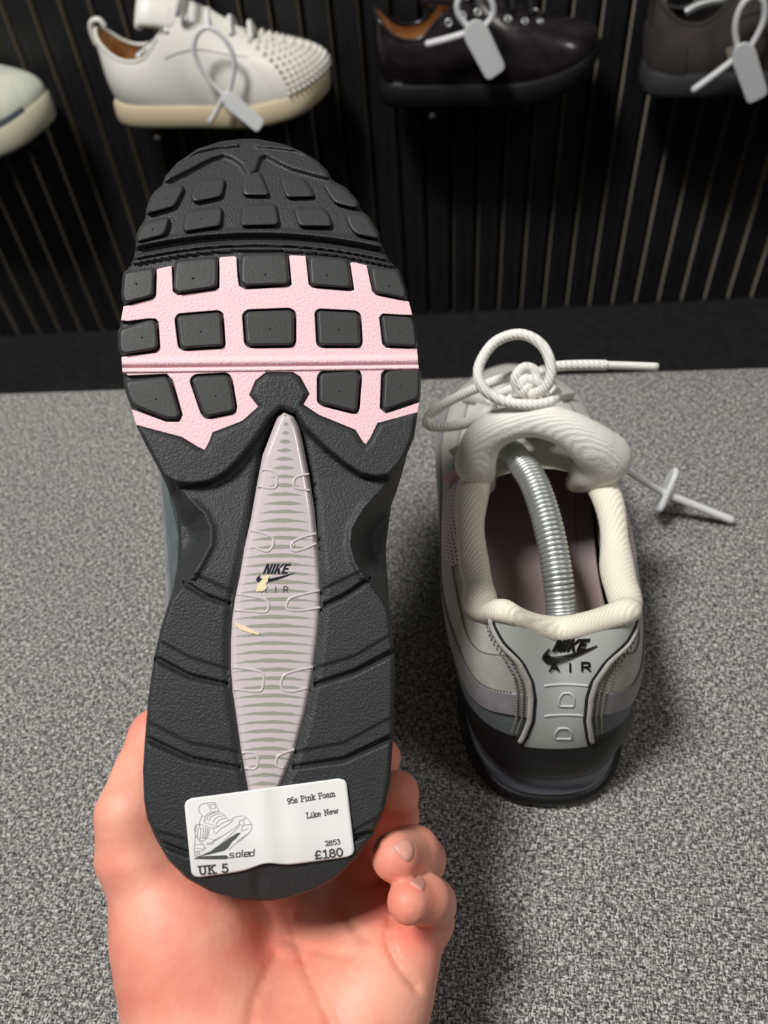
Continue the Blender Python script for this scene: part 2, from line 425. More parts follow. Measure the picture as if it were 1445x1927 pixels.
SHANK_L = [(534, 776), (522, 785), (510, 815), (494, 857), (482, 920), (472, 977), (460, 1030), (449, 1082), (440, 1125), (434, 1167), (432, 1210), (432, 1255), (435, 1300), (440, 1332), (451, 1410), (465, 1487), (485, 1560)]
SHANK_R = [(534, 776), (552, 783), (563, 805), (569, 830), (581, 892), (591, 954), (597, 1012), (604, 1089), (605, 1130), (604, 1148), (600, 1197), (591, 1267), (577, 1340), (558, 1410), (529, 1482), (500, 1560)]
SHANK = SHANK_L + SHANK_R[::-1][:-1]
PINK = Zr1([(360, 320), (370, 312), (495, 285), (505, 300)]) + [(330, 505)]   # replaced below
LIP = Z4([(135, 797), (330, 850), (400, 895), (432, 908), (455, 870), (470, 830), (600, 780), (672, 715), (634, 660), (660, 600), (705, 567), (815, 567), (845, 585), (885, 655), (858, 705), (930, 755), (1090, 820), (1120, 870), (1138, 885), (1160, 860), (1195, 790), (1365, 735)]) \
    + [(790, 790), (779, 837)] + Z5([(1320, 300), (1270, 355), (1200, 362), (1130, 345), (1060, 300), (960, 220), (860, 120), (815, 55), (740, 28), (690, 70), (620, 180), (540, 280), (480, 340), (400, 385), (320, 397), (240, 392)]) + [(300, 895), (270, 845)]
BUMPER = [(300, 345), (311, 325), (353, 288), (420, 258), (470, 250), (540, 265), (600, 297), (628, 338)] + Z4r([(700, 400), (400, 320), (250, 250), (150, 190), (105, 210), (65, 330), (40, 350)]) + Z3([(1345, 560), (1340, 430), (1290, 340), (1180, 260), (1080, 230), (950, 270), (700, 400), (480, 510), (420, 530)])
SCOOP_L = Z5([(240, 400), (310, 480), (370, 540), (400, 610), (397, 680), (350, 770), (290, 870), (220, 950), (180, 1000)]) + [(290, 1150), (290, 915)]
SCOOP_R = Z5([(1330, 310), (1230, 420), (1150, 510), (1092, 610), (1087, 690), (1110, 770), (1160, 850), (1230, 950), (1272, 1020)]) + [(760, 1155), (775, 880)]
GROOVES = [(Z6([(130, 250), (155, 265), (300, 345), (490, 402)]), Z6([(110, 340), (140, 355), (300, 440), (500, 487)])),
           (Z6([(890, 400), (915, 395), (1100, 340), (1310, 215)]), Z6([(880, 490), (905, 485), (1100, 420), (1310, 308)])),
           (Z6([(60, 640), (95, 655), (300, 760), (550, 805)]), Z6([(60, 725), (90, 740), (300, 840), (560, 893)])),
           (Z6([(800, 806), (830, 800), (1050, 760), (1310, 620)]), Z6([(770, 890), (795, 887), (1050, 845), (1310, 720)])),
           (Z5([(270, 790), (330, 820), (510, 905)]), Z5([(240, 845), (285, 870), (380, 930), (520, 980)])),
           (Z5([(920, 905), (950, 890), (1130, 805), (1180, 780)]), Z5([(920, 990), (945, 980), (1050, 930), (1190, 835)])),
           (Z7([(60, 435), (110, 450), (300, 505)]), Z7([(90, 500), (135, 520), (310, 587)])),
           (Z7([(1160, 460), (1180, 450), (1400, 330)]), Z7([(1150, 510), (1170, 500), (1400, 420)]))]
def sole_h(X, Y):
    """relief of the black sole in metres, 0 = the tread's touching level"""
    arc = 27 * ((X - 485) / 235) ** 2
    h = np.full(X.shape, -.0030)
    # toe part
    toe = Y < 470 + arc
    ht = np.full(X.shape, -.0026)
    yy = Y - arc
    ht += np.where(yy > 425, .0014 * np.exp(-((yy - 436) / 5) ** 2) - .0022 * np.exp(-((yy - 449) / 6) ** 2) + .0012 * np.exp(-((yy - 459) / 4) ** 2) - .0010 * np.exp(-((yy - 464) / 2.5) ** 2) + .0012 * np.exp(-((yy - 468.5) / 3) ** 2), 0)
    b = step(sdf(X, Y, BUMPER), 12); ht = ht * (1 - b) + b * .0002
    for ln in (Z3([(680, 235), (780, 175), (1000, 128), (1245, 108)]), Z4r([(60, 92), (250, 108), (420, 130), (520, 165)])):
        ht += .0016 * np.exp(-(seg_dist(X, Y, ln, False) / 3.0) ** 2)
    h = np.where(toe, ht, h)
    # waist and heel
    low = Y > 700
    wst = np.where(Y > 1080, -.0002, -.0002 - .0042 * np.clip((1080 - Y) / 180, 0, 1))
    lp = sdf(X, Y, LIP)
    band = Y > (790 if True else 0)
    hw = np.where((Y > 760), wst, h)
    fill = step(lp, 14)
    bel = np.zeros(X.shape)
    # below the lip the waist, above it the recess of the pink plate
    lipmid = np.interp(X, [230, 300, 390, 460, 530, 600, 690, 760, 800], [800, 850, 885, 800, 745, 800, 870, 800, 770])
    h = np.where(toe, h, np.where(Y > lipmid, wst, -.0030))
    h = h * (1 - fill) + fill * (-.0004)
    # deeper towards the shank
    sk = sdf(X, Y, SHANK); h = h - .0022 * step(sk - 4, 26)
    for up, lo in GROOVES:
        U, Lo = np.array(up), np.array(lo)
        x0, x1 = max(U[0, 0], Lo[0, 0]), min(U[-1, 0], Lo[-1, 0])
        yu = np.interp(X, U[:, 0], U[:, 1]); yl = np.interp(X, Lo[:, 0], Lo[:, 1])
        on = (X > x0) & (X < x1) & (sk > 3)
        ctr_ = 520.0; outer_ = np.clip(np.abs(X - ctr_) / 230, 0, 1)
        f = np.clip((Y - yu) / 5, 0, 1) * np.clip((yl - Y) / 3 + 1, 0, 1)
        g = np.where(Y < yl, np.clip(1 - (yl - Y) / 5, 0, 1), np.clip(1 - (Y - yl) / (6 + 9 * outer_), 0, 1))
        d = .0007 * f + (.0014 + .0022 * outer_) * g * g * (3 - 2 * g)
        h = h - np.where(on, d, 0)
    for sc in (SCOOP_L, SCOOP_R):
        sd = sdf(X, Y, sc)
        h = h + .0012 * np.exp(-((sd - 3) / 7) ** 2) * (Y > 940) * (Y < 1090)
        s_ = np.clip(-sd / 46, 0, 1); h = h - np.where(sd < 0, .016 * (1 - (1 - s_) ** 2) + .001, 0)
    h = h - .0012 * np.exp(-((X - 487) / 14) ** 2) * step(1640 - Y, 30)
    return h
NR, NCC = 560, 190
ys = np.linspace(261, 1695.5, NR)
ys = 978.25 + 717.25 * np.sign(ys - 978.25) * np.clip(np.abs((ys - 978.25) / 717.25), 0, 1) ** .97
xl = np.interp(ys, LA[:, 1], LA[:, 0]); xr = np.interp(ys, RA[:, 1], RA[:, 0])
s_ = np.linspace(0, 1, NCC)
X = xl[:, None] + (xr - xl)[:, None] * s_; Y = np.repeat(ys[:, None], NCC, 1)
Hh = sole_h(X, Y)
edge_px = np.minimum(X - xl[:, None], xr[:, None] - X); edge_px = np.minimum(edge_px, np.minimum(Y - 260, 1696 - Y) * 1.2)
Hh = Hh - .0022 * (1 - np.clip(edge_px / 9, 0, 1)) ** 2
V = S(X, Y, Hh).reshape(-1, 3); F = gridF(NR, NCC)
outsole = mesh('outsole', V, [f[::-1] for f in F], M['rubber'], held)
# midsole wall behind the outsole's border
G = V.reshape(NR, NCC, 3)
ring = np.concatenate([G[:, 0], G[-1, 1:-1], G[::-1, -1], G[0, -2:0:-1]])
ring = ring[::2]
cen = np.stack([np.zeros(len(ring)), ring[:, 1], np.zeros(len(ring))], 1)
def wl(z, sx, sy=1.0):
    q = ring.copy(); yc_ = SOLE_L / 2
    q[:, 0] *= sx; q[:, 1] = yc_ + (q[:, 1] - yc_) * sy; q[:, 2] = np.maximum(ring[:, 2] * .8 + z, ring[:, 2] + .0005); return q
rings = [ring, wl(.004, 1.0, 1.0), wl(.012, .995, .998), wl(.024, .985, .985), wl(.031, .95, .97)]
n = len(ring); V = np.concatenate(rings); F = []
for i in range(len(rings) - 1):
    for j in range(n): F.append((i * n + j, i * n + (j + 1) % n, (i + 1) * n + (j + 1) % n, (i + 1) * n + j))
F.append(tuple((len(rings) - 1) * n + j for j in range(n)))
fixn(mesh('midsole', V, F, M['mid_black'], held))

def roundpoly(P, r, k=4):
    P = np.asarray(P, float); n = len(P); out = []
    for i in range(n):
        a, b, c = P[i - 1], P[i], P[(i + 1) % n]
        u, v = a - b, c - b; lu, lv = np.linalg.norm(u), np.linalg.norm(v); q = min(r, lu * .45, lv * .45)
        A, B = b + u / lu * q, b + v / lv * q
        for t in np.linspace(0, 1, k): out.append((1 - t) ** 2 * A + 2 * t * (1 - t) * b + t * t * B)
    return np.array(out)
def inset(P, d):
    P = np.asarray(P, float); n = len(P)
    area_ = np.sum(P[:, 0] * np.roll(P[:, 1], -1) - np.roll(P[:, 0], -1) * P[:, 1]); sg = 1 if area_ > 0 else -1
    T = np.roll(P, -1, 0) - np.roll(P, 1, 0); T /= np.linalg.norm(T, axis=1)[:, None] + 1e-9
    N = np.stack([-T[:, 1], T[:, 0]], 1) * sg
    return P + N * d
def offs(P, d):
    """true parallel offset of a polygon, d > 0 inwards"""
    P = np.asarray(P, float); n = len(P)
    a_ = np.sum(P[:, 0] * np.roll(P[:, 1], -1) - np.roll(P[:, 0], -1) * P[:, 1]); sg = 1 if a_ > 0 else -1
    E = np.roll(P, -1, 0) - P; E /= np.linalg.norm(E, axis=1)[:, None] + 1e-9
    N = np.stack([-E[:, 1], E[:, 0]], 1) * sg
    out = []
    for i in range(n):
        n0, n1 = N[i - 1], N[i]; b = n0 + n1; out.append(P[i] + b * d / max(1 + n0 @ n1, .35))
    return np.array(out)
def lug(poly, depth=.0045, ins=5.0, name='tread_lug', top=0.0, parent=None):
    P = np.asarray(poly, float); keep = []
    for i in range(len(P)):                      # drop points that are nearly collinear or too close
        if np.linalg.norm(P[i] - P[i - 1]) > 7: keep.append(P[i])
    P = np.array(keep); V = []; F = []
    for d, wv, r in ((-.5, -depth, 8), (ins * .5, top - .0010, 9), (ins * .85, top - .0003, 10), (ins * 1.5, top, 11)):
        q = roundpoly(offs(P, d), r); V.append(S(q[:, 0], q[:, 1], wv))
    n = len(V[0]); V = np.concatenate(V)
    for i in range(3):
        for j in range(n): F.append((i * n + j, i * n + (j + 1) % n, (i + 1) * n + (j + 1) % n, (i + 1) * n + j))
    F.append(tuple(3 * n + j for j in range(n)))
    c = P.mean(0); V = np.concatenate([V, S(c[0] + 2.2 * np.cos(np.arange(6)), c[1] + 2.2 * np.sin(np.arange(6)), top + .0001), S([c[0]], [c[1]], top + .0005)])
    k = 4 * n
    for j in range(6): F.append((k + j, k + (j + 1) % 6, k + 6))
    o = fixn(mesh(name, V, F, M['lug'], outsole)); o.data.polygons[3 * n].use_smooth = True
    md = o.modifiers.new('wn', 'WEIGHTED_NORMAL'); md.weight = 90; return o
LUGS = [
 Zr1([(70, 335), (275, 305), (350, 300), (345, 575), (65, 645), (38, 570), (50, 395)]),
 Zr1([(520, 235), (925, 195), (920, 495), (555, 550), (505, 505)]),
 [(452, 476), (542, 474), (547, 530), (538, 538), (462, 540), (451, 532)],
 Zr2([(365, 180), (730, 210), (770, 490), (740, 495), (410, 465), (385, 440)]),
 Zr2([(905, 275), (1170, 310), (1240, 500), (1240, 585), (970, 530), (940, 495)]),
 Zr1([(15, 830), (290, 775), (350, 780), (370, 830), (385, 1020), (350, 1060), (40, 1110), (10, 1030), (8, 860)]),
 Zr1([(560, 735), (920, 705), (955, 730), (975, 1010), (945, 1030), (600, 1050), (565, 1020), (535, 770)]),
 [(458, 592), (466, 585), (546, 582), (555, 589), (555, 645), (548, 652), (470, 653), (462, 646)],
 Zr2([(440, 690), (470, 668), (790, 685), (825, 715), (840, 960), (815, 990), (480, 990), (455, 960)]),
 Zr2([(1005, 735), (1030, 710), (1280, 725), (1315, 780), (1335, 960), (1320, 1000), (1060, 990), (1030, 960)]),
 Z4([(75, 595), (265, 575), (285, 600), (328, 745), (315, 770), (265, 770), (110, 710), (85, 650)]),
 Z4([(370, 595), (390, 575), (530, 568), (548, 590), (570, 720), (555, 740), (440, 763), (420, 740)]),
 Z4([(930, 580), (945, 560), (1100, 550), (1117, 575), (1105, 725), (1090, 740), (950, 705), (930, 690)]),
 Z4([(1215, 570), (1235, 550), (1370, 543), (1380, 560), (1378, 680), (1225, 733), (1208, 715)])]
TOELUGS = [
 Z3([(300, 640), (400, 560), (600, 545), (655, 575), (640, 640), (545, 820), (220, 910), (205, 860), (255, 715)]),
 Z3([(720, 620), (790, 490), (1070, 470), (1125, 500), (1085, 705), (750, 775), (690, 700)]),
 Z0([(595, 170), (680, 165), (722, 270), (705, 282), (590, 280)]),
 Z4r([(265, 395), (500, 385), (560, 450), (640, 590), (615, 605), (340, 595), (310, 540)]),
 Z4r([(665, 455), (740, 412), (900, 490), (1020, 620), (1030, 690), (960, 690), (790, 645), (740, 580)]),
 Z3([(140, 1030), (210, 965), (450, 910), (495, 945), (440, 1140), (110, 1230), (92, 1165)]),
 Z3([(640, 880), (700, 830), (1040, 790), (1090, 830), (1075, 1040), (650, 1110), (610, 1060)]),
 Z0([(590, 312), (748, 303), (765, 392), (748, 412), (595, 416), (583, 398)]),
 Z4r([(395, 660), (690, 665), (760, 740), (800, 870), (780, 890), (450, 865), (420, 770)]),
 Z4r([(870, 720), (1060, 720), (1120, 765), (1220, 930), (1215, 985), (1000, 945), (930, 880)])]
for p in LUGS: lug(p)
for p in TOELUGS: lug(p, ins=5.5)

# pink forefoot plate: a filled outline with a window for every lug that stands inside it
def fill2d(name, outer, holes, wtop, thick, bev, m, parent, surf):
    cu = bpy.data.curves.new(name, 'CURVE'); cu.dimensions = '2D'; cu.fill_mode = 'BOTH'
    K = .0002
    for pl in [outer] + holes:
        sp = cu.splines.new('POLY'); sp.points.add(len(pl) - 1); sp.use_cyclic_u = True
        for q, (x, y) in zip(sp.points, pl): q.co = (x * K, -y * K, 0, 1)
    cu.extrude = thick / 2; cu.bevel_depth = bev; cu.bevel_resolution = 1; cu.offset = -bev
    o = bpy.data.objects.new(name, cu); COL.objects.link(o)
    dg = bpy.context.evaluated_depsgraph_get(); me = o.evaluated_get(dg).to_mesh()
    co = np.empty(len(me.vertices) * 3); me.vertices.foreach_get('co', co); co = co.reshape(-1, 3)
    F = [tuple(p.vertices) for p in me.polygons]
    top = co[:, 2].max()
    V = surf(co[:, 0] / K, -co[:, 1] / K, wtop + co[:, 2] - top)
    o.evaluated_get(dg).to_mesh_clear(); bpy.data.objects.remove(o)
    r = fixn(mesh(name, V, F, m, parent)); autosmooth(r, 35); return r
ol, orr = (lambda y: np.interp(y, LA[:, 1], LA[:, 0])), (lambda y: np.interp(y, RA[:, 1], RA[:, 0]))
top_edge = []
pk = []
# walk: left edge down from below lug A1 to the lip, along the lip border, up the right edge, then back along the top row's notches
pk += [(ol(y) - .5, y) for y in (578, 590, 604)] 
def gapped(poly, d): return roundpoly(inset(roundpoly(poly, 9), -d), 1, 2)
side_holes_left, side_holes_right = [LUGS[5], LUGS[10]], [LUGS[9], LUGS[13]]
outer = []
L_ = lambda *ys_: [(float(ol(y)) - .5, y) for y in ys_]
R_ = lambda *ys_: [(float(orr(y)) + .5, y) for y in ys_]
outer += L_(577, 590, 603)
outer += Zr1([(100, 792), (290, 768), (350, 770), (378, 800), (392, 1030), (355, 1078), (100, 1105)])       # round lug B1
outer += L_(672, 685, 700) + Zr1([(100, 1285)]) + Z4([(265, 568), (292, 595), (336, 748), (318, 778), (262, 778), (110, 722)])
outer += L_(771, 785, 800)
outer += Z4([(330, 845), (400, 888), (432, 903), (452, 868), (467, 826), (598, 775), (668, 712), (628, 660), (655, 597), (702, 561), (818, 561), (850, 580), (892, 655), (864, 702), (933, 749), (1093, 814), (1124, 865), (1138, 878), (1156, 855), (1190, 785)])
outer += R_(776, 765, 757) + Z4([(1226, 742), (1200, 718), (1206, 568), (1230, 542)]) + R_(693, 682, 668, 655) + Zr2([(1250, 1006), (1055, 1000), (1022, 962), (996, 732), (1025, 702), (1200, 712)])
outer += R_(593, 580, 568) + Zr2([(1240, 590), (966, 538), (934, 500), (885, 275), (760, 248), (742, 262), (776, 492), (742, 503), (405, 472), (378, 442), (350, 195), (215, 188), (206, 200), (228, 445), (205, 462)])
outer += [(462, 545), (450, 538), (447, 520), (445, 484), (440, 482)]  + Zr1([(940, 212), (928, 225), (928, 490), (890, 512), (550, 558), (508, 522), (497, 290), (375, 316), (362, 330), (354, 560), (320, 590), (120, 645)])
holes = [[tuple(q) for q in gapped(LUGS[i], 2.5)] for i in (6, 7, 8, 11, 12)]
plate = fill2d('forefoot_plate', outer, holes, -.0016, .0022, .0003, M['pink'], held, lambda x, y, w_: S(x, y, w_))
# ridge and groove across the plate
def across(name, y0, y1, dy0, w_, amp, m):
    V = []; n = 60; k = 9
    xs = np.linspace(0, 1, n)
    for i in range(n):
        for j in range(k):
            f = j / (k - 1); y = y0 + dy0 * xs[i] + (y1 - y0) * f
            xa, xb = float(ol(y)) - .5, float(orr(y)) + .5
            V.append(S(xa + (xb - xa) * xs[i], y, w_ + amp * math.sin(math.pi * f) ** .8))
    return fixn(mesh(name, V, gridF(n, k), m, plate))
across('plate_ridge', 673, 692, -6, -.0017, .0013, M['pink'])
across('plate_ridge', 694, 703, -7, -.0017, .0007, M['pink'])

# shank plate with its printed stripes
def stripes():
    m = mat('striped_shank_plastic', (1, 1, 1, 1), .16, coat=.5, spec=.5); t = NT(m)
    uv = t.n('ShaderNodeUVMap'); sx = t.n('ShaderNodeSeparateXYZ'); t.l(uv.outputs[0], sx.inputs[0])
    u, v = sx.outputs[0], sx.outputs[1]
    nz = t.n('ShaderNodeTexNoise'); nz.inputs['Scale'].default_value = 3; t.l(uv.outputs[0], nz.inputs['Vector'])
    sag = t.math('MULTIPLY', t.math('POWER', t.math('ABSOLUTE', u), 2), .35)
    ph = t.math('ADD', t.math('ADD', v, sag), t.math('MULTIPLY', nz.outputs[0], .25))
    fr = t.math('ABSOLUTE', t.math('SUBTRACT', t.math('FRACT', ph), .5))
    ctr = t.math('ADD', t.math('SUBTRACT', u, .0), 0.0)
    # each stripe is widest in the middle and runs to a point; near the toe end it is a short lozenge
    reach = t.n('ShaderNodeMapRange'); t.l(v, reach.inputs[0])
    reach.inputs[1].default_value = 30; reach.inputs[2].default_value = 44; reach.inputs[3].default_value = 1.05; reach.inputs[4].default_value = .28
    ln = t.math('SUBTRACT', 1, t.math('POWER', t.math('DIVIDE', t.math('ABSOLUTE', ctr), reach.outputs[0]), 1.6))
    wdt = t.math('MULTIPLY', ln, .27)
    s = t.math('MULTIPLY', t.math('SUBTRACT', wdt, fr), 18); s.node.use_clamp = True
    mx = t.n('ShaderNodeMix', data_type='RGBA'); t.l(s, mx.inputs[0])
    mx.inputs[6].default_value = srgb(210, 196, 200); mx.inputs[7].default_value = srgb(160, 158, 148)
    t.l(mx.outputs[2], t.b.inputs['Base Color']); return m
SLA, SRA = np.array(SHANK_L), np.array(SHANK_R)
n, k = 200, 40
ys2 = np.linspace(776.5, 1530, n)
TABS = []
V = []; uv = []
for y in ys2:
    xa, xb = np.interp(y, SLA[:, 1], SLA[:, 0]), np.interp(y, SRA[:, 1], SRA[:, 0])
    for f in np.linspace(0, 1, k):
        u = 2 * f - 1; e = min(f, 1 - f) * (xb - xa); e = min(e, (y - 776) * .8)
        wv = -.0030 + .0022 * (1 - (1 - min(e / 11, 1)) ** 2) + .0008 * (1 - u * u)
        for ya, yb, wq in TABS:
            yy = y + (1 - abs(u)) * -9
            dd = min(yy - ya + 6, yb + 6 - yy, (abs(u) - wq) * (xb - xa) / 2)
            if dd > -3: wv -= .0009 * min(max((dd + 3) / 6, 0), 1)
        V.append((xa + (xb - xa) * f, y, wv)); uv.append((u, (1530 - y) / 16.5))
V = np.array(V)
M['shank'] = stripes()
shank = mesh('shank_plate', S(V[:, 0], V[:, 1], V[:, 2]), [f[::-1] for f in gridF(n, k)], M['shank'], held, label='glossy striped plastic shank window with printed logo'); set_uv(shank, uv)

# ---- lettering helpers: strokes and outlines in a unit frame
def strokes(polys, wd_):
    """polylines -> quads of the given width"""
    VF = []
    for pl in polys:
        pl = np.asarray(pl, float)
        for a, b in zip(pl[:-1], pl[1:]):
            t = b - a; L = np.linalg.norm(t)
            if L < 1e-9: continue
            t /= L; nn = np.array([-t[1], t[0]]) * wd_ / 2; e = t * wd_ * .35
            VF.append((np.array([a - e - nn, b + e - nn, b + e + nn, a - e + nn]), [(0, 1, 2, 3)]))
    return join([(np.c_[v, np.zeros(len(v))], f) for v, f in VF])
def arcp(cx_, cy_, rx, ry, a0, a1, n=12):
    return [(cx_ + rx * math.cos(math.radians(a)), cy_ + ry * math.sin(math.radians(a))) for a in np.linspace(a0, a1, n)]
# NIKE-like italic capitals as outlines, height 1, before shear
def italic_caps():
    N_ = [[(0, 0), (.2, 0), (.2, .62), (.42, 0), (.64, 0), (.64, 1), (.44, 1), (.44, .40), (.22, 1), (0, 1)]]
    I_ = [[(.74, 0), (.95, 0), (.95, 1), (.74, 1)]]
    K_ = [[(1.05, 0), (1.25, 0), (1.25, 1), (1.05, 1)], [(1.25, .42), (1.50, 1), (1.74, 1), (1.42, .55), (1.70, 0), (1.47, 0), (1.25, .50)]]
    E_ = [[(1.78, 0), (1.98, 0), (1.98, 1), (1.78, 1)], [(1.95, .80), (2.36, .80), (2.36, 1), (1.95, 1)], [(1.95, .41), (2.28, .41), (2.28, .59), (1.95, .59)], [(1.95, 0), (2.36, 0), (2.36, .19), (1.95, .19)]]
    out = []
    for g in (N_, I_, K_, E_):
        for p in g: out.append([(x / 2.36 + y * .13, y) for x, y in p])
    return out                                    # x 0..~1.13, y 0..1
def swoosh(n=24):
    # unit frame: x 0..1 (tail at the right tip), y 0..1
    up = [(.12, .78), (.085, .60), (.10, .44), (.17, .36), (.28, .36), (.45, .46), (.70, .66), (1.0, .95)]
    lo = [(1.0, .95), (.72, .52), (.45, .20), (.28, .05), (.16, .0), (.06, .06), (.0, .22), (.02, .46), (.12, .78)]
    a = spline(up, n); b = spline(lo, n)[1:-1]
    return [tuple(p) for p in np.vstack([a, b])]
def tri(poly):
    from mathutils.geometry import tessellate_polygon
    return [tuple(t) for t in tessellate_polygon([[Vector((x, y, 0)) for x, y in poly]])]
def polysVF(polys):
    return join([(np.c_[np.array(p), np.zeros(len(p))], tri(p)) for p in polys])
AIR = [[(0, 0), (.5, 1), (1, 0)], [(.2, .36), (.8, .36)]], [[(.5, 0), (.5, 1)]], [[(.1, 0), (.1, 1), (.6, 1), (.85, .9), (.9, .72), (.85, .55), (.6, .45), (.1, .45)], [(.5, .45), (.92, 0)]]

def shank_w(px, py):
    xa, xb = np.interp(py, SLA[:, 1], SLA[:, 0]), np.interp(py, SRA[:, 1], SRA[:, 0])
    u = 2 * (px - xa) / (xb - xa) - 1; return -.0008 + .0008 * (1 - u * u) + .00012
RIBS = [[(494, 884), (511, 886), (520, 894), (520, 915), (508, 919), (486, 915)], [(581, 892), (558, 898), (553, 907), (556, 919), (583, 923)],
        [(472.6, 998), (507, 1008), (515, 1018), (511, 1031), (500, 1038), (473, 1027)], [(595, 1004), (562, 1014), (548, 1025), (552, 1037), (570, 1034), (595, 1023)],
        [(447, 1118), (492, 1126), (505, 1134), (503, 1149), (490, 1152), (442, 1148)], [(602, 1111), (550, 1124), (540, 1136), (542, 1147), (566, 1149), (603, 1143)],
        [(438, 1255), (488, 1263), (496, 1274), (494, 1294), (484, 1301), (440, 1297)], [(589, 1255), (546, 1265), (531, 1276), (531, 1296), (550, 1301), (579, 1294)],
        [(455, 1416), (478, 1416), (485, 1425), (484, 1441), (476, 1447), (461, 1445)], [(554, 1410), (527, 1420), (520, 1429), (521, 1441), (534, 1445)]]
M['rib'] = mat('clear_pink_grey_plastic', srgb(208, 196, 198), .14, coat=.6)
def on_shank(V):
    return S(V[:, 0], V[:, 1], shank_w(V[:, 0], V[:, 1]))
def place(V, o, ux, uy):       # unit frame -> photo px
    V = np.asarray(V, float); return np.c_[o[0] + V[:, 0] * ux[0] + V[:, 1] * uy[0], o[1] + V[:, 0] * ux[1] + V[:, 1] * uy[1]]
V, F = polysVF(italic_caps()); mesh('lettering', on_shank(place(V, (494, 1080), (46, 0), (2, -19))), F, M['lettering'], shank, False)
V, F = polysVF([swoosh()]); mesh('swoosh_mark', on_shank(place(V, (482, 1097), (77, 0), (0, -22))), F, M['lettering'], shank, False)
for g, x in zip(AIR, (492, 514, 533)):
    V, F = strokes(g, .14); mesh('lettering', on_shank(place(V, (x, 1115), (9.5, -.2), (0, -11))), F, M['lettering'], shank, False)
for p in RIBS:
    q = spline(p, 26); tube('moulded_rib', S(q[:, 0], q[:, 1], shank_w(q[:, 0], q[:, 1]) - .00036), .00050, M['rib'], shank, 8)
# worn yellowish glue marks on the shank
M['glue'] = mat('dried_glue', srgb(240, 222, 180), .7, .6, 500)
def patch(poly, name='glue_mark'):
    V, F = polysVF([poly]); V = np.asarray(V); q = S(V[:, 0], V[:, 1], shank_w(V[:, 0], V[:, 1]) + .0002)
    mesh(name, q, F, M['glue'], shank, False)
def ragged(poly, a=1.2):
    P = roundpoly(poly, 2, 3); return [tuple(p + rng.normal(0, a, 2)) for p in P]
patch(ragged([(482, 1114), (485, 1098), (494, 1090), (498, 1084), (508, 1082), (505, 1092), (500, 1098), (502, 1104), (496, 1112), (488, 1112)]))
patch(ragged(Z6([(520, 180), (560, 200), (640, 235), (640, 245), (600, 238), (545, 215), (525, 195)]), .5))
patch(ragged([(555, 1022), (553, 1028), (549, 1030), (552, 1024)], .4))

# price sticker
ST = [(346, 1504), (651, 1463), (668, 1611), (361, 1653)]      # TL TR BR BL
def stick_px(s, t):
    s, t = np.asarray(s, float), np.asarray(t, float)
    a = [np.array(c, float) for c in ST]
    top = a[0][:, None] * (1 - s) + a[1][:, None] * s; bot = a[3][:, None] * (1 - s) + a[2][:, None] * s
    return (bot * (1 - t) + top * t)
def stick_w(px, py):
    return .0006 + .0008 * np.exp(-((px - 500 - (py - 1560) * .12) / 22) ** 2) + .0004 * np.exp(-((px - 560) / 30) ** 2)
n, k = 60, 40; V = []
for t in np.linspace(0, 1, k):
    hpx = 148; wpx = 306; r = 14
    dt = min(t, 1 - t) * hpx; ins = (r - math.sqrt(max(r * r - (r - dt) ** 2, 0))) / wpx if dt < r else 0
    for s in np.linspace(ins, 1 - ins, n):
        tt = t
        p = stick_px([s], [tt])[:, 0]
        if t < .2: p[1] += -9 * math.exp(-((p[0] - 500) / 30) ** 2) * (1 - t / .2) + 0
        V.append(p)
V = np.array(V); q = S(V[:, 0], V[:, 1], stick_w(V[:, 0], V[:, 1]))
sticker = mesh('price_sticker', q, gridF(k, n), M['paper'], held, label='white paper price sticker with grey print on the heel')
fixn(sticker)
md = sticker.modifiers.new('thick', 'SOLIDIFY'); md.thickness = .00015; md.offset = 0
def on_stick(V, e=.00022): return S(V[:, 0], V[:, 1], stick_w(V[:, 0], V[:, 1]) + e)
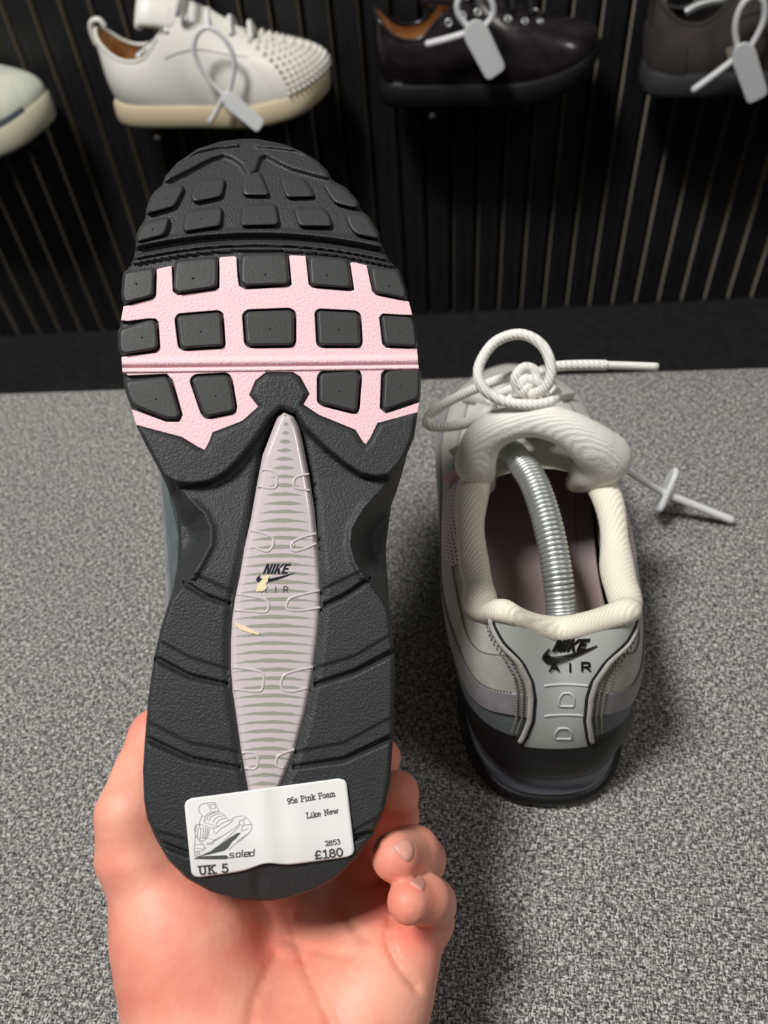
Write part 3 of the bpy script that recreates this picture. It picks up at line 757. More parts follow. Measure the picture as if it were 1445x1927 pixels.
# slab-serif stroke letters, unit height; advance in the first slot
def A(*a, **k): return arcp(*a, **k)
GL = {
 '9': (.62, [A(.3, .68, .22, .3, 0, 360), [(.52, .7), (.5, .35), (.4, .08), (.22, 0), (.1, .1)]]),
 '5': (.62, [[(.52, 1), (.16, 1), (.12, .55)] + A(.28, .33, .26, .33, 100, -150)]),
 's': (.55, [A(.25, .52, .17, .16, 20, 270) + A(.25, .18, .18, .18, 90, -160), [(.43, .68), (.43, .5)], [(.06, .2), (.06, 0)]]),
 'P': (.72, [[(.18, 0), (.18, 1)], [(.04, 1), (.4, 1)] + A(.4, .75, .24, .25, 90, -90) + [(.18, .5)], [(.04, 0), (.36, 0)]]),
 'i': (.42, [[(.08, .66), (.22, .66), (.22, 0)], [(.04, 0), (.4, 0)], [(.2, .92), (.24, .92)]]),
 'n': (.72, [[(.04, .66), (.18, .66), (.18, 0)], [(.18, .5)] + A(.36, .46, .2, .2, 150, 0) + [(.56, 0)], [(.04, 0), (.3, 0)], [(.44, 0), (.68, 0)]]),
 'k': (.68, [[(.04, 1), (.18, 1), (.18, 0)], [(.18, .3), (.5, .66)], [(.3, .42), (.54, 0)], [(.4, .66), (.62, .66)], [(.04, 0), (.3, 0)], [(.44, 0), (.66, 0)]]),
 'F': (.7, [[(.18, 0), (.18, 1)], [(.04, 1), (.62, 1), (.62, .76)], [(.18, .52), (.45, .52)], [(.45, .62), (.45, .42)], [(.04, 0), (.36, 0)]]),
 'o': (.62, [A(.3, .33, .24, .33, 0, 360, n=16)]),
 'a': (.64, [A(.3, .45, .18, .22, 150, 0) + [(.48, 0), (.62, 0)], A(.27, .19, .21, .19, 60, 360)]),
 'm': (1.0, [[(.04, .66), (.16, .66), (.16, 0)], A(.31, .48, .15, .18, 150, 0) + [(.46, 0)], A(.61, .48, .15, .18, 150, 0) + [(.76, 0)], [(.04, 0), (.26, 0)], [(.38, 0), (.56, 0)], [(.68, 0), (.9, 0)]]),
 'L': (.66, [[(.18, 0), (.18, 1)], [(.04, 1), (.34, 1)], [(.04, 0), (.6, 0), (.6, .26)]]),
 'e': (.6, [[(.06, .36), (.5, .36)] + A(.28, .34, .23, .32, 5, 320, n=14)]),
 'N': (.82, [[(.16, 0), (.16, 1), (.62, 0), (.62, 1)], [(.02, 1), (.2, 1)], [(.48, 1), (.76, 1)], [(.02, 0), (.3, 0)]]),
 'w': (.86, [[(.08, .66), (.24, 0), (.42, .6), (.6, 0), (.76, .66)], [(.0, .66), (.2, .66)], [(.64, .66), (.86, .66)]]),
 '2': (.62, [A(.3, .72, .22, .28, 170, -30) + [(.08, 0), (.54, 0), (.54, .16)]]),
 '8': (.62, [A(.3, .75, .19, .24, 0, 360), A(.3, .26, .23, .27, 0, 360)]),
 '3': (.62, [A(.28, .76, .2, .24, 160, -80) + A(.28, .27, .25, .27, 80, -160)]),
 '1': (.56, [[(.1, .82), (.3, 1), (.3, 0)], [(.08, 0), (.52, 0)]]),
 '0': (.66, [A(.32, .5, .23, .5, 0, 360, n=18)]),
 '£': (.72, [A(.4, .72, .2, .28, 20, 180) + [(.24, .4), (.22, .2), (.1, .02), (.35, .06), (.5, 0), (.62, .12)], [(.06, .46), (.5, .46)]]),
 'U': (.86, [[(.16, 1), (.16, .35)] + A(.4, .3, .24, .3, 180, 360) + [(.64, 1)], [(.0, 1), (.32, 1)], [(.48, 1), (.8, 1)]]),
 'K': (.86, [[(.16, 0), (.16, 1)], [(.16, .4), (.62, 1)], [(.34, .6), (.66, 0)], [(.02, 1), (.32, 1)], [(.5, 1), (.78, 1)], [(.02, 0), (.32, 0)], [(.52, 0), (.82, 0)]]),
 ' ': (.5, [])}
def text(s, a, b, hgt, wd_, parent, m):
    """set s between photo points a and b (baseline ends), cap height hgt px"""
    adv = sum(GL[c][0] for c in s); a, b = np.array(a, float), np.array(b, float); d = b - a; L = np.linalg.norm(d)
    ux = d / adv; up = np.array([d[1], -d[0]]) / L * hgt
    x = 0
    for c in s:
        w_, pl = GL[c]
        if pl:
            pp = [np.array([(a + ux * (x + qx) + up * qy) for qx, qy in p]) for p in pl]
            V, F = strokes(pp, wd_); V = np.asarray(V)
            mesh('lettering', on_stick(V[:, :2]), F, m, parent, False)
        x += w_
text('95s Pink Foam', (541, 1513), (632, 1498), 10.5, 1.7, sticker, M['ink'])
text('Like New', (577, 1540), (637, 1530), 10, 1.7, sticker, M['ink'])
text('2853', (612, 1592), (641, 1588), 9, 1.6, sticker, M['ink'])
text('£180', (592, 1617), (647, 1610), 14.5, 3.0, sticker, M['ink'])
text('UK 5', (374, 1646), (430, 1641), 15, 3.2, sticker, M['ink'])
Z55 = Z(340, 1470, 8.5)
SOLED = [[(852, 1152), (790, 1156), (787, 1190), (846, 1188), (843, 1222), (777, 1226)],
         [(893, 1149), (952, 1145), (944, 1210), (885, 1214), (893, 1149)], [(985, 1105), (978, 1205)],
         [(1020, 1175), (1085, 1170), (1090, 1135), (1020, 1142), (1012, 1206), (1082, 1200)], [(1175, 1090), (1168, 1192), (1102, 1198), (1110, 1138), (1170, 1133)]]
V, F = strokes([Z55(p) for p in SOLED], 1.9); mesh('lettering', on_stick(np.asarray(V)[:, :2]), F, M['ink'], sticker, False)
DRAW = [[(340, 550), (300, 500), (283, 440), (310, 385), (370, 355), (440, 345), (545, 340), (590, 430), (605, 480), (540, 485), (430, 520), (385, 570), (340, 550)],
        [(430, 360), (480, 480)], [(470, 380), (480, 370), (540, 365), (555, 430), (500, 440), (470, 380)],
        [(340, 550), (300, 650), (300, 690), (410, 720), (520, 750)], [(385, 570), (370, 660), (600, 725)], [(605, 480), (680, 530), (740, 600), (800, 620)],
        [(400, 630), (440, 550), (530, 500), (600, 500)], [(450, 640), (480, 570), (560, 530), (640, 520)], [(510, 660), (550, 590), (620, 560), (690, 550)], [(560, 690), (600, 630), (660, 600), (720, 590)],
        [(800, 620), (880, 570), (980, 552), (1050, 580), (1110, 650), (1140, 720), (1130, 780), (1090, 830)], [(590, 725), (680, 660), (800, 615)],
        [(520, 750), (530, 830), (560, 840), (640, 760), (760, 690), (840, 620)], [(520, 750), (590, 725)], [(940, 700), (930, 650), (970, 620), (1050, 590)], [(1005, 620), (1010, 700), (1120, 690)], [(940, 700), (1000, 700), (970, 780)],
        [(300, 690), (250, 690), (215, 760), (235, 870), (330, 1000)], [(250, 690), (235, 800)], [(300, 690), (270, 800), (260, 880), (350, 990)],
        [(320, 740), (310, 900)], [(360, 740), (350, 910)], [(400, 740), (380, 920)], [(430, 745), (410, 900)], [(460, 750), (430, 880)], [(300, 910), (430, 905), (350, 960), (300, 930)], [(430, 905), (520, 945), (640, 890)],
        [(235, 870), (220, 1010), (215, 1100), (235, 1215)], [(220, 1010), (370, 1015), (380, 1090), (240, 1070)], [(240, 1120), (330, 1120), (400, 1060)], [(235, 1140), (290, 1130), (300, 1170), (240, 1180)],
        [(235, 1215), (320, 1190), (480, 1120), (640, 1000), (800, 850), (940, 720)], [(410, 1000), (520, 970), (660, 880), (800, 790), (940, 690)], [(520, 945), (510, 1000), (420, 1020)],
        [(1090, 830), (960, 940), (850, 1020), (760, 1100)], [(960, 800), (1080, 760)], [(900, 960), (1090, 830)]]
V, F = strokes([Z55(p) for p in DRAW], .75); mesh('shoe_drawing', on_stick(np.asarray(V)[:, :2]), F, M['inkline'], sticker, False)
V, F = polysVF([Z55([(240, 1215), (480, 1130), (640, 1010), (760, 920), (900, 830), (960, 820), (930, 860), (870, 930), (820, 970), (760, 1060), (700, 1110), (480, 1165)]), Z55([(200, 1245), (300, 1205), (480, 1195), (730, 1185), (770, 1225), (720, 1248), (480, 1250)])])
mesh('drawing_shadow', on_stick(np.asarray(V)[:, :2], .0002), F, M['inkdark'], sticker, False)
# ------------------------------------------------------------------ uppers: a surface between the sole join (B), a bulge (M_) and the throat rim (T)
def mirror(half):
    h = [tuple(p) for p in half]; return np.array(h + [(-x, y, z) for x, y, z in h[-2:0:-1]])
class Upper:
    def __init__(s, O, B, Mm, T, k=1.0, bend=None, flip=False, kx=1.0):
        s.n = 2 * (len(B) - 1); s.half = len(B) - 1
        s.O, s.B, s.M, s.T = [mirror(q) * k for q in (O, B, Mm, T)]; s.bend = bend; s.k = k
        s.sg = (-1 if flip else 1) * kx
    def raw(s, th, t):
        t = np.asarray(t, float)[..., None]
        b, m_, T_ = crom(s.B, th, True), crom(s.M, th, True), crom(s.T, th, True)
        if t.shape[0] != b.shape[0]: t = np.broadcast_to(t, (b.shape[0], 1))
        p = (1 - t) ** 2 * b + 2 * t * (1 - t) * m_ + t * t * T_
        return p
    def fin(s, p):
        p = np.array(p, float)
        p[..., 0] *= s.sg
        if s.bend is not None: p[..., 2] += s.bend(p[..., 1])
        return p
    def P(s, th, t, off=0.0):
        th = np.asarray(th, float).ravel(); t = np.broadcast_to(np.asarray(t, float), th.shape)
        p = s.raw(th, t); e = 1e-3
        du = s.raw(th + e, t) - s.raw(th - e, t); dv = s.raw(th, t + e) - s.raw(th, t - e)
        N = np.cross(du, dv); N /= np.linalg.norm(N, axis=1)[:, None] + 1e-12
        return s.fin(p + N * np.asarray(off)[..., None] if np.ndim(off) else p + N * off)
    def panel(s, name, m, parent, th0, th1, t0, t1, off=.001, n=80, k=12, lip=.0012, label=None):
        f0 = t0 if callable(t0) else (lambda x: np.full_like(x, t0)); f1 = t1 if callable(t1) else (lambda x: np.full_like(x, t1))
        th = np.linspace(th0, th1, n); a, b = f0(th), f1(th)
        rows = []
        for f in np.linspace(0, 1, k): rows.append(s.P(th, a + (b - a) * f, off))
        G = np.array(rows)                                  # k,n,3
        # skirt
        fr = []
        for f in (0, 1): fr.append(s.P(th, a + (b - a) * f, off - lip))
        G = np.concatenate([fr[0][None], G, fr[1][None]])
        V = G.reshape(-1, 3); F = gridF(k + 2, n)
        Vs = list(V); F = [tuple(q) for q in F]
        for col in (0, n - 1):
            base = len(Vs)
            thc = np.full(k, th[col]); q = s.P(thc, a[col] + (b[col] - a[col]) * np.linspace(0, 1, k), off - lip)
            Vs += list(q)
            for i in range(k - 1): F.append((base + i, base + i + 1, (i + 2) * n + col, (i + 1) * n + col))
        o = mesh(name, Vs, F, m, parent, label=label); fixn(o); autosmooth(o, 50); return o
    def panelfn(s, name, m, parent, bound, t0, t1, off, k=40, n=24, lip=.0012, label=None):
        """rows by t; bound(t) gives the theta range"""
        ts = np.linspace(t0, t1, k); V = []
        for t in ts:
            a, b = bound(t); V.append(s.P(np.linspace(a, b, n), np.full(n, t), off))
        G = np.array(V); V = list(G.reshape(-1, 3)); F = gridF(k, n)
        for col in (0, n - 1):
            base = len(V)
            for t in ts:
                V.append(s.P([bound(t)[0 if col == 0 else 1]], [t], off - lip)[0])
            for i in range(k - 1): F.append((base + i, base + i + 1, (i + 1) * n + col, i * n + col))
        o = mesh(name, V, F, m, parent, label=label); fixn(o); autosmooth(o, 50); return o
    def rings(s, name, m, parent, lv, caps=(False, False), n=144, label=None):
        """lv: list of functions/arrays giving closed rings (n,3)"""
        R = [s.fin(q) for q in lv]; n = len(R[0]); V = np.concatenate(R); F = []
        for i in range(len(R) - 1):
            for j in range(n): F.append((i * n + j, i * n + (j + 1) % n, (i + 1) * n + (j + 1) % n, (i + 1) * n + j))
        if caps[0]: F.append(tuple(range(n)))
        if caps[1]: F.append(tuple((len(R) - 1) * n + j for j in range(n)))
        o = mesh(name, V, F, m, parent, label=label); fixn(o); autosmooth(o, 55); return o
    def loop(s, A_, n=144):
        return crom(A_, np.linspace(0, s.n, n, endpoint=False), True)
def scaled(L, ax, z=None, c=.14):
    """ring moved outwards by ax metres in plan"""
    T_ = np.roll(L, -1, 0) - np.roll(L, 1, 0); N = np.stack([T_[:, 1], -T_[:, 0]], 1); N /= np.linalg.norm(N, axis=1)[:, None]
    if np.sum(N[:, 0] * L[:, 0]) < 0: N = -N
    q = L.copy(); q[:, :2] += N * np.asarray(ax).reshape(-1, 1) if np.ndim(ax) else N * ax
    if z is not None: q[:, 2] = z
    return q

# runner: heel 0, ear 1, notch 2, back side 3, ankle 4, collar front 5, eyelets 6, ball 7, toe side 8, toe 9
RUN = dict(
 O=[(0, 0, 0), (.020, .004, 0), (.033, .018, 0), (.0395, .042, 0), (.040, .08, 0), (.038, .12, 0), (.041, .16, 0), (.048, .205, 0), (.040, .254, 0), (0, .280, 0)],
 B=[(0, .013, .042), (.019, .016, .042), (.032, .027, .041), (.0385, .048, .038), (.040, .08, .034), (.040, .115, .031), (.043, .155, .028), (.046, .2, .026), (.038, .248, .026), (0, .273, .030)],
 M=[(0, .016, .070), (.021, .018, .074), (.035, .030, .068), (.0445, .052, .063), (.052, .085, .062), (.054, .12, .064), (.053, .158, .062), (.051, .205, .056), (.040, .252, .052), (0, .281, .050)],
 T=[(0, .036, .092), (.022, .034, .109), (.0290, .048, .090), (.0310, .064, .081), (.0330, .09, .079), (.031, .12, .086), (.024, .15, .080), (.018, .185, .070), (.013, .212, .061), (0, .222, .058)])
def runner(parent, k=1.0, flip=False, sole=True, kx=1.0):
    Bn = [(x * (1 - (0 if sole else .24) * math.exp(-((y - .105) / .05) ** 2)), y, z) for x, y, z in RUN['B']]
    Mn = [(x, y, z - (0 if sole else .012) * math.exp(-((y - .105) / .05) ** 2)) for x, y, z in RUN['M']]
    U = Upper(**{'O': RUN['O'], 'B': Bn, 'Mm': Mn, 'T': RUN['T']}, k=k, flip=flip, kx=kx)
    n = 144; O_, B_ = U.loop(U.O, n), U.loop(U.B, n)
    th = np.linspace(0, U.n, n, endpoint=False); hd = np.minimum(th, U.n - th)            # distance from the heel in stations
    heel = 1 - np.clip((hd - 3.0) / 1.6, 0, 1); heel = heel * heel * (3 - 2 * heel)
    if sole:
        toe = np.clip((O_[:, 1] - .2) / .08, 0, 1) ** 2 * .012
        zz = lambda z: toe + z
        U.rings('outsole', M['mid_black'], parent, [scaled(O_, -.006, zz(0.0)), scaled(O_, -.002, zz(.0008)), scaled(O_, .0, zz(.003)), scaled(O_, -.0004, zz(.0060)), scaled(O_, -.003, zz(.0075)), scaled(O_, -.008, zz(.0078))], caps=(True, False))
        U.rings('air_unit', M['air'], parent, [scaled(O_, -.0035, zz(.0070)), scaled(O_, -.0028, zz(.0095)), scaled(O_, -.0036, zz(.0115)), scaled(O_, -.0056, zz(.0130)), scaled(O_, -.0062, zz(.0165)), scaled(O_, -.0082, zz(.0200)), scaled(O_, -.011, zz(.024))])
        zl = zz(.0070) + heel * .0150; hi_ = heel * .0045
        zt = np.maximum(B_[:, 2] + .003, zl + .008)
        mix = lambda f, ax, z: np.c_[scaled(O_, ax)[:, :2] * (1 - f) + scaled(B_, .0015)[:, :2] * f, z]
        U.rings('midsole', M['mid_black'], parent, [mix(0, -.012, zl + .002), mix(0, -.0015 - hi_, zl), mix(0, .0005 - hi_ * .8, zl + .003), mix(.25, .001 - hi_ * .5, zl * .65 + zt * .35), mix(.6, .0015, zl * .35 + zt * .65), mix(.9, .002, zl * .08 + zt * .92), mix(1, .0015, zt), mix(1, -.002, zt + .0005), mix(1, -.006, zt - .004)])
    H = U.half; wv = lambda t0, a, f, p=0.0: (lambda x: t0 + a * np.sin(np.minimum(x, U.n - x) * f + p))
    e = .62                                                                                # half of the heel tab's opening between the side panels
    def edge(t): return .50 + .35 * abs(t - .42) ** 1.5 * 6 + max(0, t - .75) * 2.2 + max(0, .15 - t) * 1.2
    for a, b in ((.40, U.n - .40),):
        U.panel('suede_band', M['teal'], parent, a, b, 0.0, wv(.29, .035, 2.6), .0016, n=200, k=8, label='dark teal lowest suede band')
        U.panel('suede_band', M['mgrey'], parent, a, b, wv(.27, .035, 2.6), wv(.47, .03, 2.6, .5), .0024, n=200, k=8, label='mid grey suede band')
        U.panel('suede_band', M['lgrey'], parent, a, b, wv(.45, .03, 2.6, .5), wv(.72, .03, 1.7, 1.2), .0017, n=200, k=10, label='light grey suede band')
        U.panel('quarter', M['llgrey'], parent, a, b, wv(.70, .03, 1.7, 1.2), .985, .0010, n=200, k=10, label='pale grey suede quarter under the collar')
    if not sole:
        U.rings('bottom_board', M['mid_black'], parent, [scaled(B_, .001), scaled(B_, .0025, B_[:, 2] + .002), scaled(B_, -.002, B_[:, 2] - .001), scaled(B_, -.006, B_[:, 2] - .0015)], caps=(False, True))
    # heel tab: wide ears, narrow waist, flared foot
    tb = np.array([0, .12, .3, .5, .62, .74, .84, .94, 1.0]); wb = np.array([.66, .56, .46, .46, .52, .70, .98, 1.16, 1.14])
    tab = U.panelfn('heel_tab', M['sage'], parent, lambda t: (-np.interp(t, tb, wb), np.interp(t, tb, wb)), 0.0, 1.0, .0034, k=60, n=40, lip=.0024, label='sage grey leather heel tab with raised black logo')
    for sd in (1, -1):                                                                     # rolled edge beside the tab and its stitches
        pts = np.array([U.P([sd * (np.interp(t, tb, wb) + .10)], [t], .0034)[0] for t in np.linspace(.05, .97, 40)])
        tube('edge_binding', pts, .0012, M['lgrey'], parent, 6)
        pts = np.array([U.P([sd * (np.interp(t, tb, wb) + .03)], [t], .0030)[0] for t in np.linspace(.02, .97, 40)])
        tube('dark_seam', pts, .0009, M['black_fabric'], parent, 6)
        for e2 in (.24, .34):
            VF = []
            ts = np.linspace(.12, .90, 34)
            for t in ts:
                c = U.P([sd * (np.interp(t, tb, wb) + e2)] * 2, [t, t + .014], .0029); VF.append(tubeVF(c, .0004, 5))
            V, F = join(VF); o = mesh('stitching', V, F, M['stitch'], parent); o['kind'] = 'stuff'
    # stitches along the top of each band
    for f, off in ((wv(.485, .03, 2.6, .5), .0022), (wv(.735, .03, 1.7, 1.2), .0016)):
        VF = []
        for x in np.linspace(.95, U.n - .95, 240):
            tt = float(f(np.array([x]))[0]); c = U.P([x, x + .026], [tt, float(f(np.array([x + .026]))[0])], off); VF.append(tubeVF(c, .00035, 4))
        V, F = join(VF); o = mesh('stitching', V, F, M['stitch'], parent); o['kind'] = 'stuff'
    # mesh windows below the collar
    for a, b in ((3.9, 5.6), (U.n - 5.6, U.n - 3.9)):
        c0 = (a + b) / 2
        U.panel('mesh_window', M['mesh'], parent, a, b, lambda x: .54 + .26 * np.abs((x - c0) / .85) ** 2, .97, .0020, n=50, k=16, label='pink and white mesh side window')
    # padded collar roll
    ths = np.linspace(-5.2, 5.2, 130); rim = U.P(ths, np.full(130, 1.0), -.0005)
    a_ = np.abs(ths); r = .0049 + .0016 * np.clip((a_ - 1.6) / 1.2, 0, 1) - .0007 * np.exp(-((a_ - 2.0) / .3) ** 2)
    r = r * (1 + .07 * np.sin(ths * 2.3 + .7) + .05 * np.sin(ths * 5.1 + 2)); rim = rim + .0006 * np.stack([np.sin(ths * 3.1), np.cos(ths * 2.2), np.sin(ths * 4.3 + 1)], 1)
    V, F = tubeVF(rim, r, 14, flat=1.1); mesh('collar_lining', V, F, M['cream'], parent, label='cream padded collar lining')
    # inner lining and footbed
    U.panel('inner_lining', M['lining'], parent, 0, U.n, .02, .99, -.004, n=150, k=12, lip=0)
    L_ = crom(U.B, np.linspace(0, U.n, 100, endpoint=False), True); L_ = scaled(L_, -.004)
    zf = .024 + .010 * (1 - np.clip(L_[:, 1] / .12, 0, 1)); L_[:, 2] = zf
    L2 = L_.copy(); L2[:, :2] = np.array([0, .13]) + (L_[:, :2] - np.array([0, .13])) * .6; L2[:, 2] = .024 + .006 * (1 - np.clip(L2[:, 1] / .12, 0, 1)) - .001
    U.rings('footbed', M['insole'], parent, [L_, L2], caps=(False, True))
    # throat lining under the laces (closes the vamp)
    th1, th2 = np.linspace(5.2, 9, 30), U.n - np.linspace(5.2, 9, 30)
    A_, C_ = U.P(th1, np.full(30, .97), -.001), U.P(th2, np.full(30, .97), -.001)
    V = []
    for f in np.linspace(0, 1, 9):
        q = A_ * (1 - f) + C_ * f; q[:, 2] += .012 * math.sin(math.pi * f) * (1 - np.linspace(0, 1, 30) ** 4) - .001; V.append(q)
    fixn(mesh('tongue_base', np.array(V).reshape(-1, 3), gridF(9, 30), M['tongue'], parent))
    for sd in (1, -1):                                                                     # eyestay strip with webbing loops
        if sd > 0: U.panel('eyestay', M['llgrey'], parent, 5.4, 8.7, .86, .99, .003, n=50, k=6)
        else: U.panel('eyestay', M['llgrey'], parent, U.n - 8.7, U.n - 5.4, .86, .99, .003, n=50, k=6)
        for x in (5.55, 6.2, 6.9, 7.6, 8.2):
            x_ = x if sd > 0 else U.n - x
            q = U.P([x_, x_, x_, x_], [.72, .84, .94, 1.0], .0045); q = spline(q, 12)
            tube('lace_loop', q, .0030, M['pink_web'] if x < 6 else M['llgrey'], parent, 8, flat=.35)
    return U, tab
def meshmat():
    m = mat('pink_white_mesh', srgb(222, 212, 214), .85); t = NT(m)
    tc = t.n('ShaderNodeTexCoord'); mp = t.n('ShaderNodeMapping'); mp.inputs['Scale'].default_value = (420, 420, 420); t.l(tc.outputs['Object'], mp.inputs[0])
    sx = t.n('ShaderNodeSeparateXYZ'); t.l(mp.outputs[0], sx.inputs[0])
    a = t.math('ABSOLUTE', t.math('SUBTRACT', t.math('FRACT', sx.outputs[1]), .5)); b = t.math('ABSOLUTE', t.math('SUBTRACT', t.math('FRACT', sx.outputs[2]), .5))
    d = t.math('MAXIMUM', a, b); s_ = t.math('LESS_THAN', d, .24)
    mx = t.n('ShaderNodeMix', data_type='RGBA'); t.l(s_, mx.inputs[0]); mx.inputs[6].default_value = srgb(228, 214, 216); mx.inputs[7].default_value = srgb(70, 66, 70)
    t.l(mx.outputs[2], t.b.inputs['Base Color']); return m
M['mesh'] = meshmat()
M['pink_web'] = mat('pink_webbing', srgb(226, 178, 188), .85, .5, 900)
runner(held, SOLE_L / .285, flip=True, sole=False, kx=.90)

# ------------------------------------------------------------------ the sneaker standing on the bench
hb = onz(1033, 1523); syaw = byaw
tab_m = Matrix.Translation(Vector((hb[0], hb[1], 0))) @ Matrix.Rotation(syaw, 4, 'Z')
tab_i = tab_m.inverted()
shoe = thing('sneaker', 'grey sneaker standing on the bench with white rope laces and heel towards the lens', 'shoe', tab_m, 'pair of grey sneakers')
shoe['label'] = 'grey sneaker with white rope laces standing on the tweed bench'
U, htab = runner(shoe)
def LZ(px, py, z): return xf(tab_i, onz(px, py, z))
# raised logo on the heel tab
bv = BVHTree.FromPolygons([v.co.copy() for v in htab.data.vertices], [tuple(p.vertices) for p in htab.data.polygons])
o_cam = Vector(xf(tab_i, [CAM])[0])
def on_tab(V, e=.0004):
    """photo points laid on the heel tab's surface"""
    out = []
    for x, y in V:
        q = Vector(xf(tab_i, [at(x, y, .35)])[0]); d = (q - o_cam).normalized(); h = bv.ray_cast(o_cam, d)
        if h[0] is None: out.append(tuple(q)); continue
        nn_ = h[1] if h[1].dot(d) < 0 else -h[1]
        out.append(tuple(h[0] + nn_ * e))
    return np.array(out)
def extr(name, polys, fn, parent, m, e=.0009):
    VF = []
    for p in polys:
        V = np.asarray(p, float); n = len(V); a = fn(V, -.0004); b = fn(V, e)
        F = [tuple(n + i for i in t) for t in tri(p)] + [(i, (i + 1) % n, n + (i + 1) % n, n + i) for i in range(n)]
        VF.append((np.vstack([a, b]), F))
    V, F = join(VF); o = mesh(name, V, F, m, parent, False); fixn(o); return o
PL = lambda V, o, ux, uy: [tuple(q) for q in place(V, o, ux, uy)]
extr('lettering', [PL(p, (1038, 1225), (62, -1.5), (3, -22)) for p in italic_caps()], on_tab, htab, M['lettering_black'])
extr('swoosh_mark', [PL(swoosh(), (1020, 1248), (104, 0), (0, -36))], on_tab, htab, M['lettering_black'])
for g, o in zip(AIR, ((1033, 1262), (1064, 1263), (1094, 1261))):
    V, F = strokes([np.array(PL(p, o, (18, -.6), (0, -15))) for p in g], 3.6)
    mesh('lettering', on_tab(np.asarray(V)[:, :2], .0006), F, M['lettering_black'], htab, False)
for x0, x1, y0, y1 in ((1051, 1080, 1304, 1329), (1043, 1075, 1370, 1390)):
    pl = [(x0, y1), (x0 + 1, y0 + 10), (x0 + 9, y0), (x1 - 7, y0), (x1, y0 + 8), (x1, y1)]
    C = on_tab(roundpoly(pl, 4, 5), .0001); tube('embossed_outline', C, .0005, M['sage'], htab, 6, cyc=True)
for y0 in (1288, 1345):
    C = on_tab([(x, y0 + 4 * ((x - 1065) / 50) ** 2) for x in np.linspace(1024, 1106, 20)], -.0001); tube('embossed_ridge', C, .0006, M['sage'], htab, 6)

# tongue: soft padded arch with two folded wings
def arch(*pts): return np.array([LZ(*p) for p in pts])
TG = arch((893, 872, .097), (908, 828, .108), (950, 800, .117), (1005, 790, .121), (1065, 806, .119), (1112, 838, .110), (1140, 862, .100))
TGr = [.0082, .0076, .0066, .0062, .0068, .0090, .0105]
WL = arch((893, 872, .097), (905, 898, .085), (918, 917, .074)); WLr = [.0082, .0058, .0020]
WR = arch((1140, 862, .100), (1112, 888, .090), (1075, 913, .074)); WRr = [.0105, .0082, .0022]
TB = arch((950, 800, .112), (1065, 806, .112)); 
def tongue_sdf(X):
    d = None
    for C, R in ((TG, TGr), (WL, WLr), (WR, WRr)):
        C2 = spline(C, len(C) * 3); R2 = np.interp(np.linspace(0, 1, len(C2)), np.linspace(0, 1, len(R)), R)
        for a, b, ra, rb in zip(C2[:-1], C2[1:], R2[:-1], R2[1:]):
            q = rcone(X, a, b, ra, rb); d = q if d is None else smin(d, q, .004)
    # the tongue's blade running down towards the laces
    ctr = TG[3]
    for sx in (-.5, 0, .5):
        a = TG[3] + (TG[5] - TG[1]) * sx * .7; a = a + np.array([0, .004, -.002 - abs(sx) * .012]); b = np.array([sx * .03, .165, .082])
        d = smin(d, rcone(X, a, b, .0055, .005), .006)
    return d
allp = np.vstack([TG, WL, WR, [[0, .17, .08]]])
V, F = nets(tongue_sdf, allp.min(0) - .014, allp.max(0) + .014, .0012)
mesh('tongue', V, F, M['tongue'], shoe, label='thick white padded knit tongue')
# rope laces
def lace(name, pts, r=.0024, n=60, m=None): 
    C = spline(np.array([LZ(*p) for p in pts]), n); return tube(name, C, r, m or M['lace'], shoe, 10)
lace('lace_bow', [(1000, 742, .128), (1028, 728, .135), (1037, 690, .143), (1018, 648, .150), (977, 629, .153), (930, 645, .150), (901, 690, .143), (907, 728, .137), (940, 752, .132), (990, 762, .130), (1035, 756, .129), (1046, 738, .127), (1020, 722, .125)], n=110)
lace('lace_bow', [(985, 702, .130), (935, 716, .126), (880, 738, .116), (830, 764, .106), (806, 784, .100), (806, 800, .098), (835, 804, .098), (880, 796, .104), (925, 772, .115), (965, 748, .122)], n=100)
lace('lace_end', [(990, 722, .128), (1010, 702, .133), (1045, 690, .134), (1090, 687, .132), (1140, 687, .130)], n=50)
lace('aglet', [(1136, 687, .130), (1180, 688, .128), (1237, 690, .126)], .0019, 10, M['aglet'])
lace('lace_knot', [(978, 742, .124), (970, 712, .132), (985, 692, .136), (1004, 696, .135), (1008, 716, .131), (990, 730, .130), (985, 742, .126)], n=60)
lace('lace_knot', [(1030, 745, .124), (1015, 722, .131), (990, 714, .133), (984, 728, .130), (1010, 742, .126)], n=50)
for x in (6.2, 6.9, 7.6, 8.2):                                     # lace rows down the throat
    a, b = U.P([x], [.97], .005)[0], U.P([U.n - x], [.97], .005)[0]
    mid_ = (a + b) / 2 + np.array([0, -.002, .012]); C = spline([a, a * .6 + mid_ * .4 + np.array([0, 0, .003]), mid_, b * .6 + mid_ * .4 + np.array([0, 0, .003]), b], 30)
    tube('lace_row', C, .0024, M['lace'], shoe, 10)

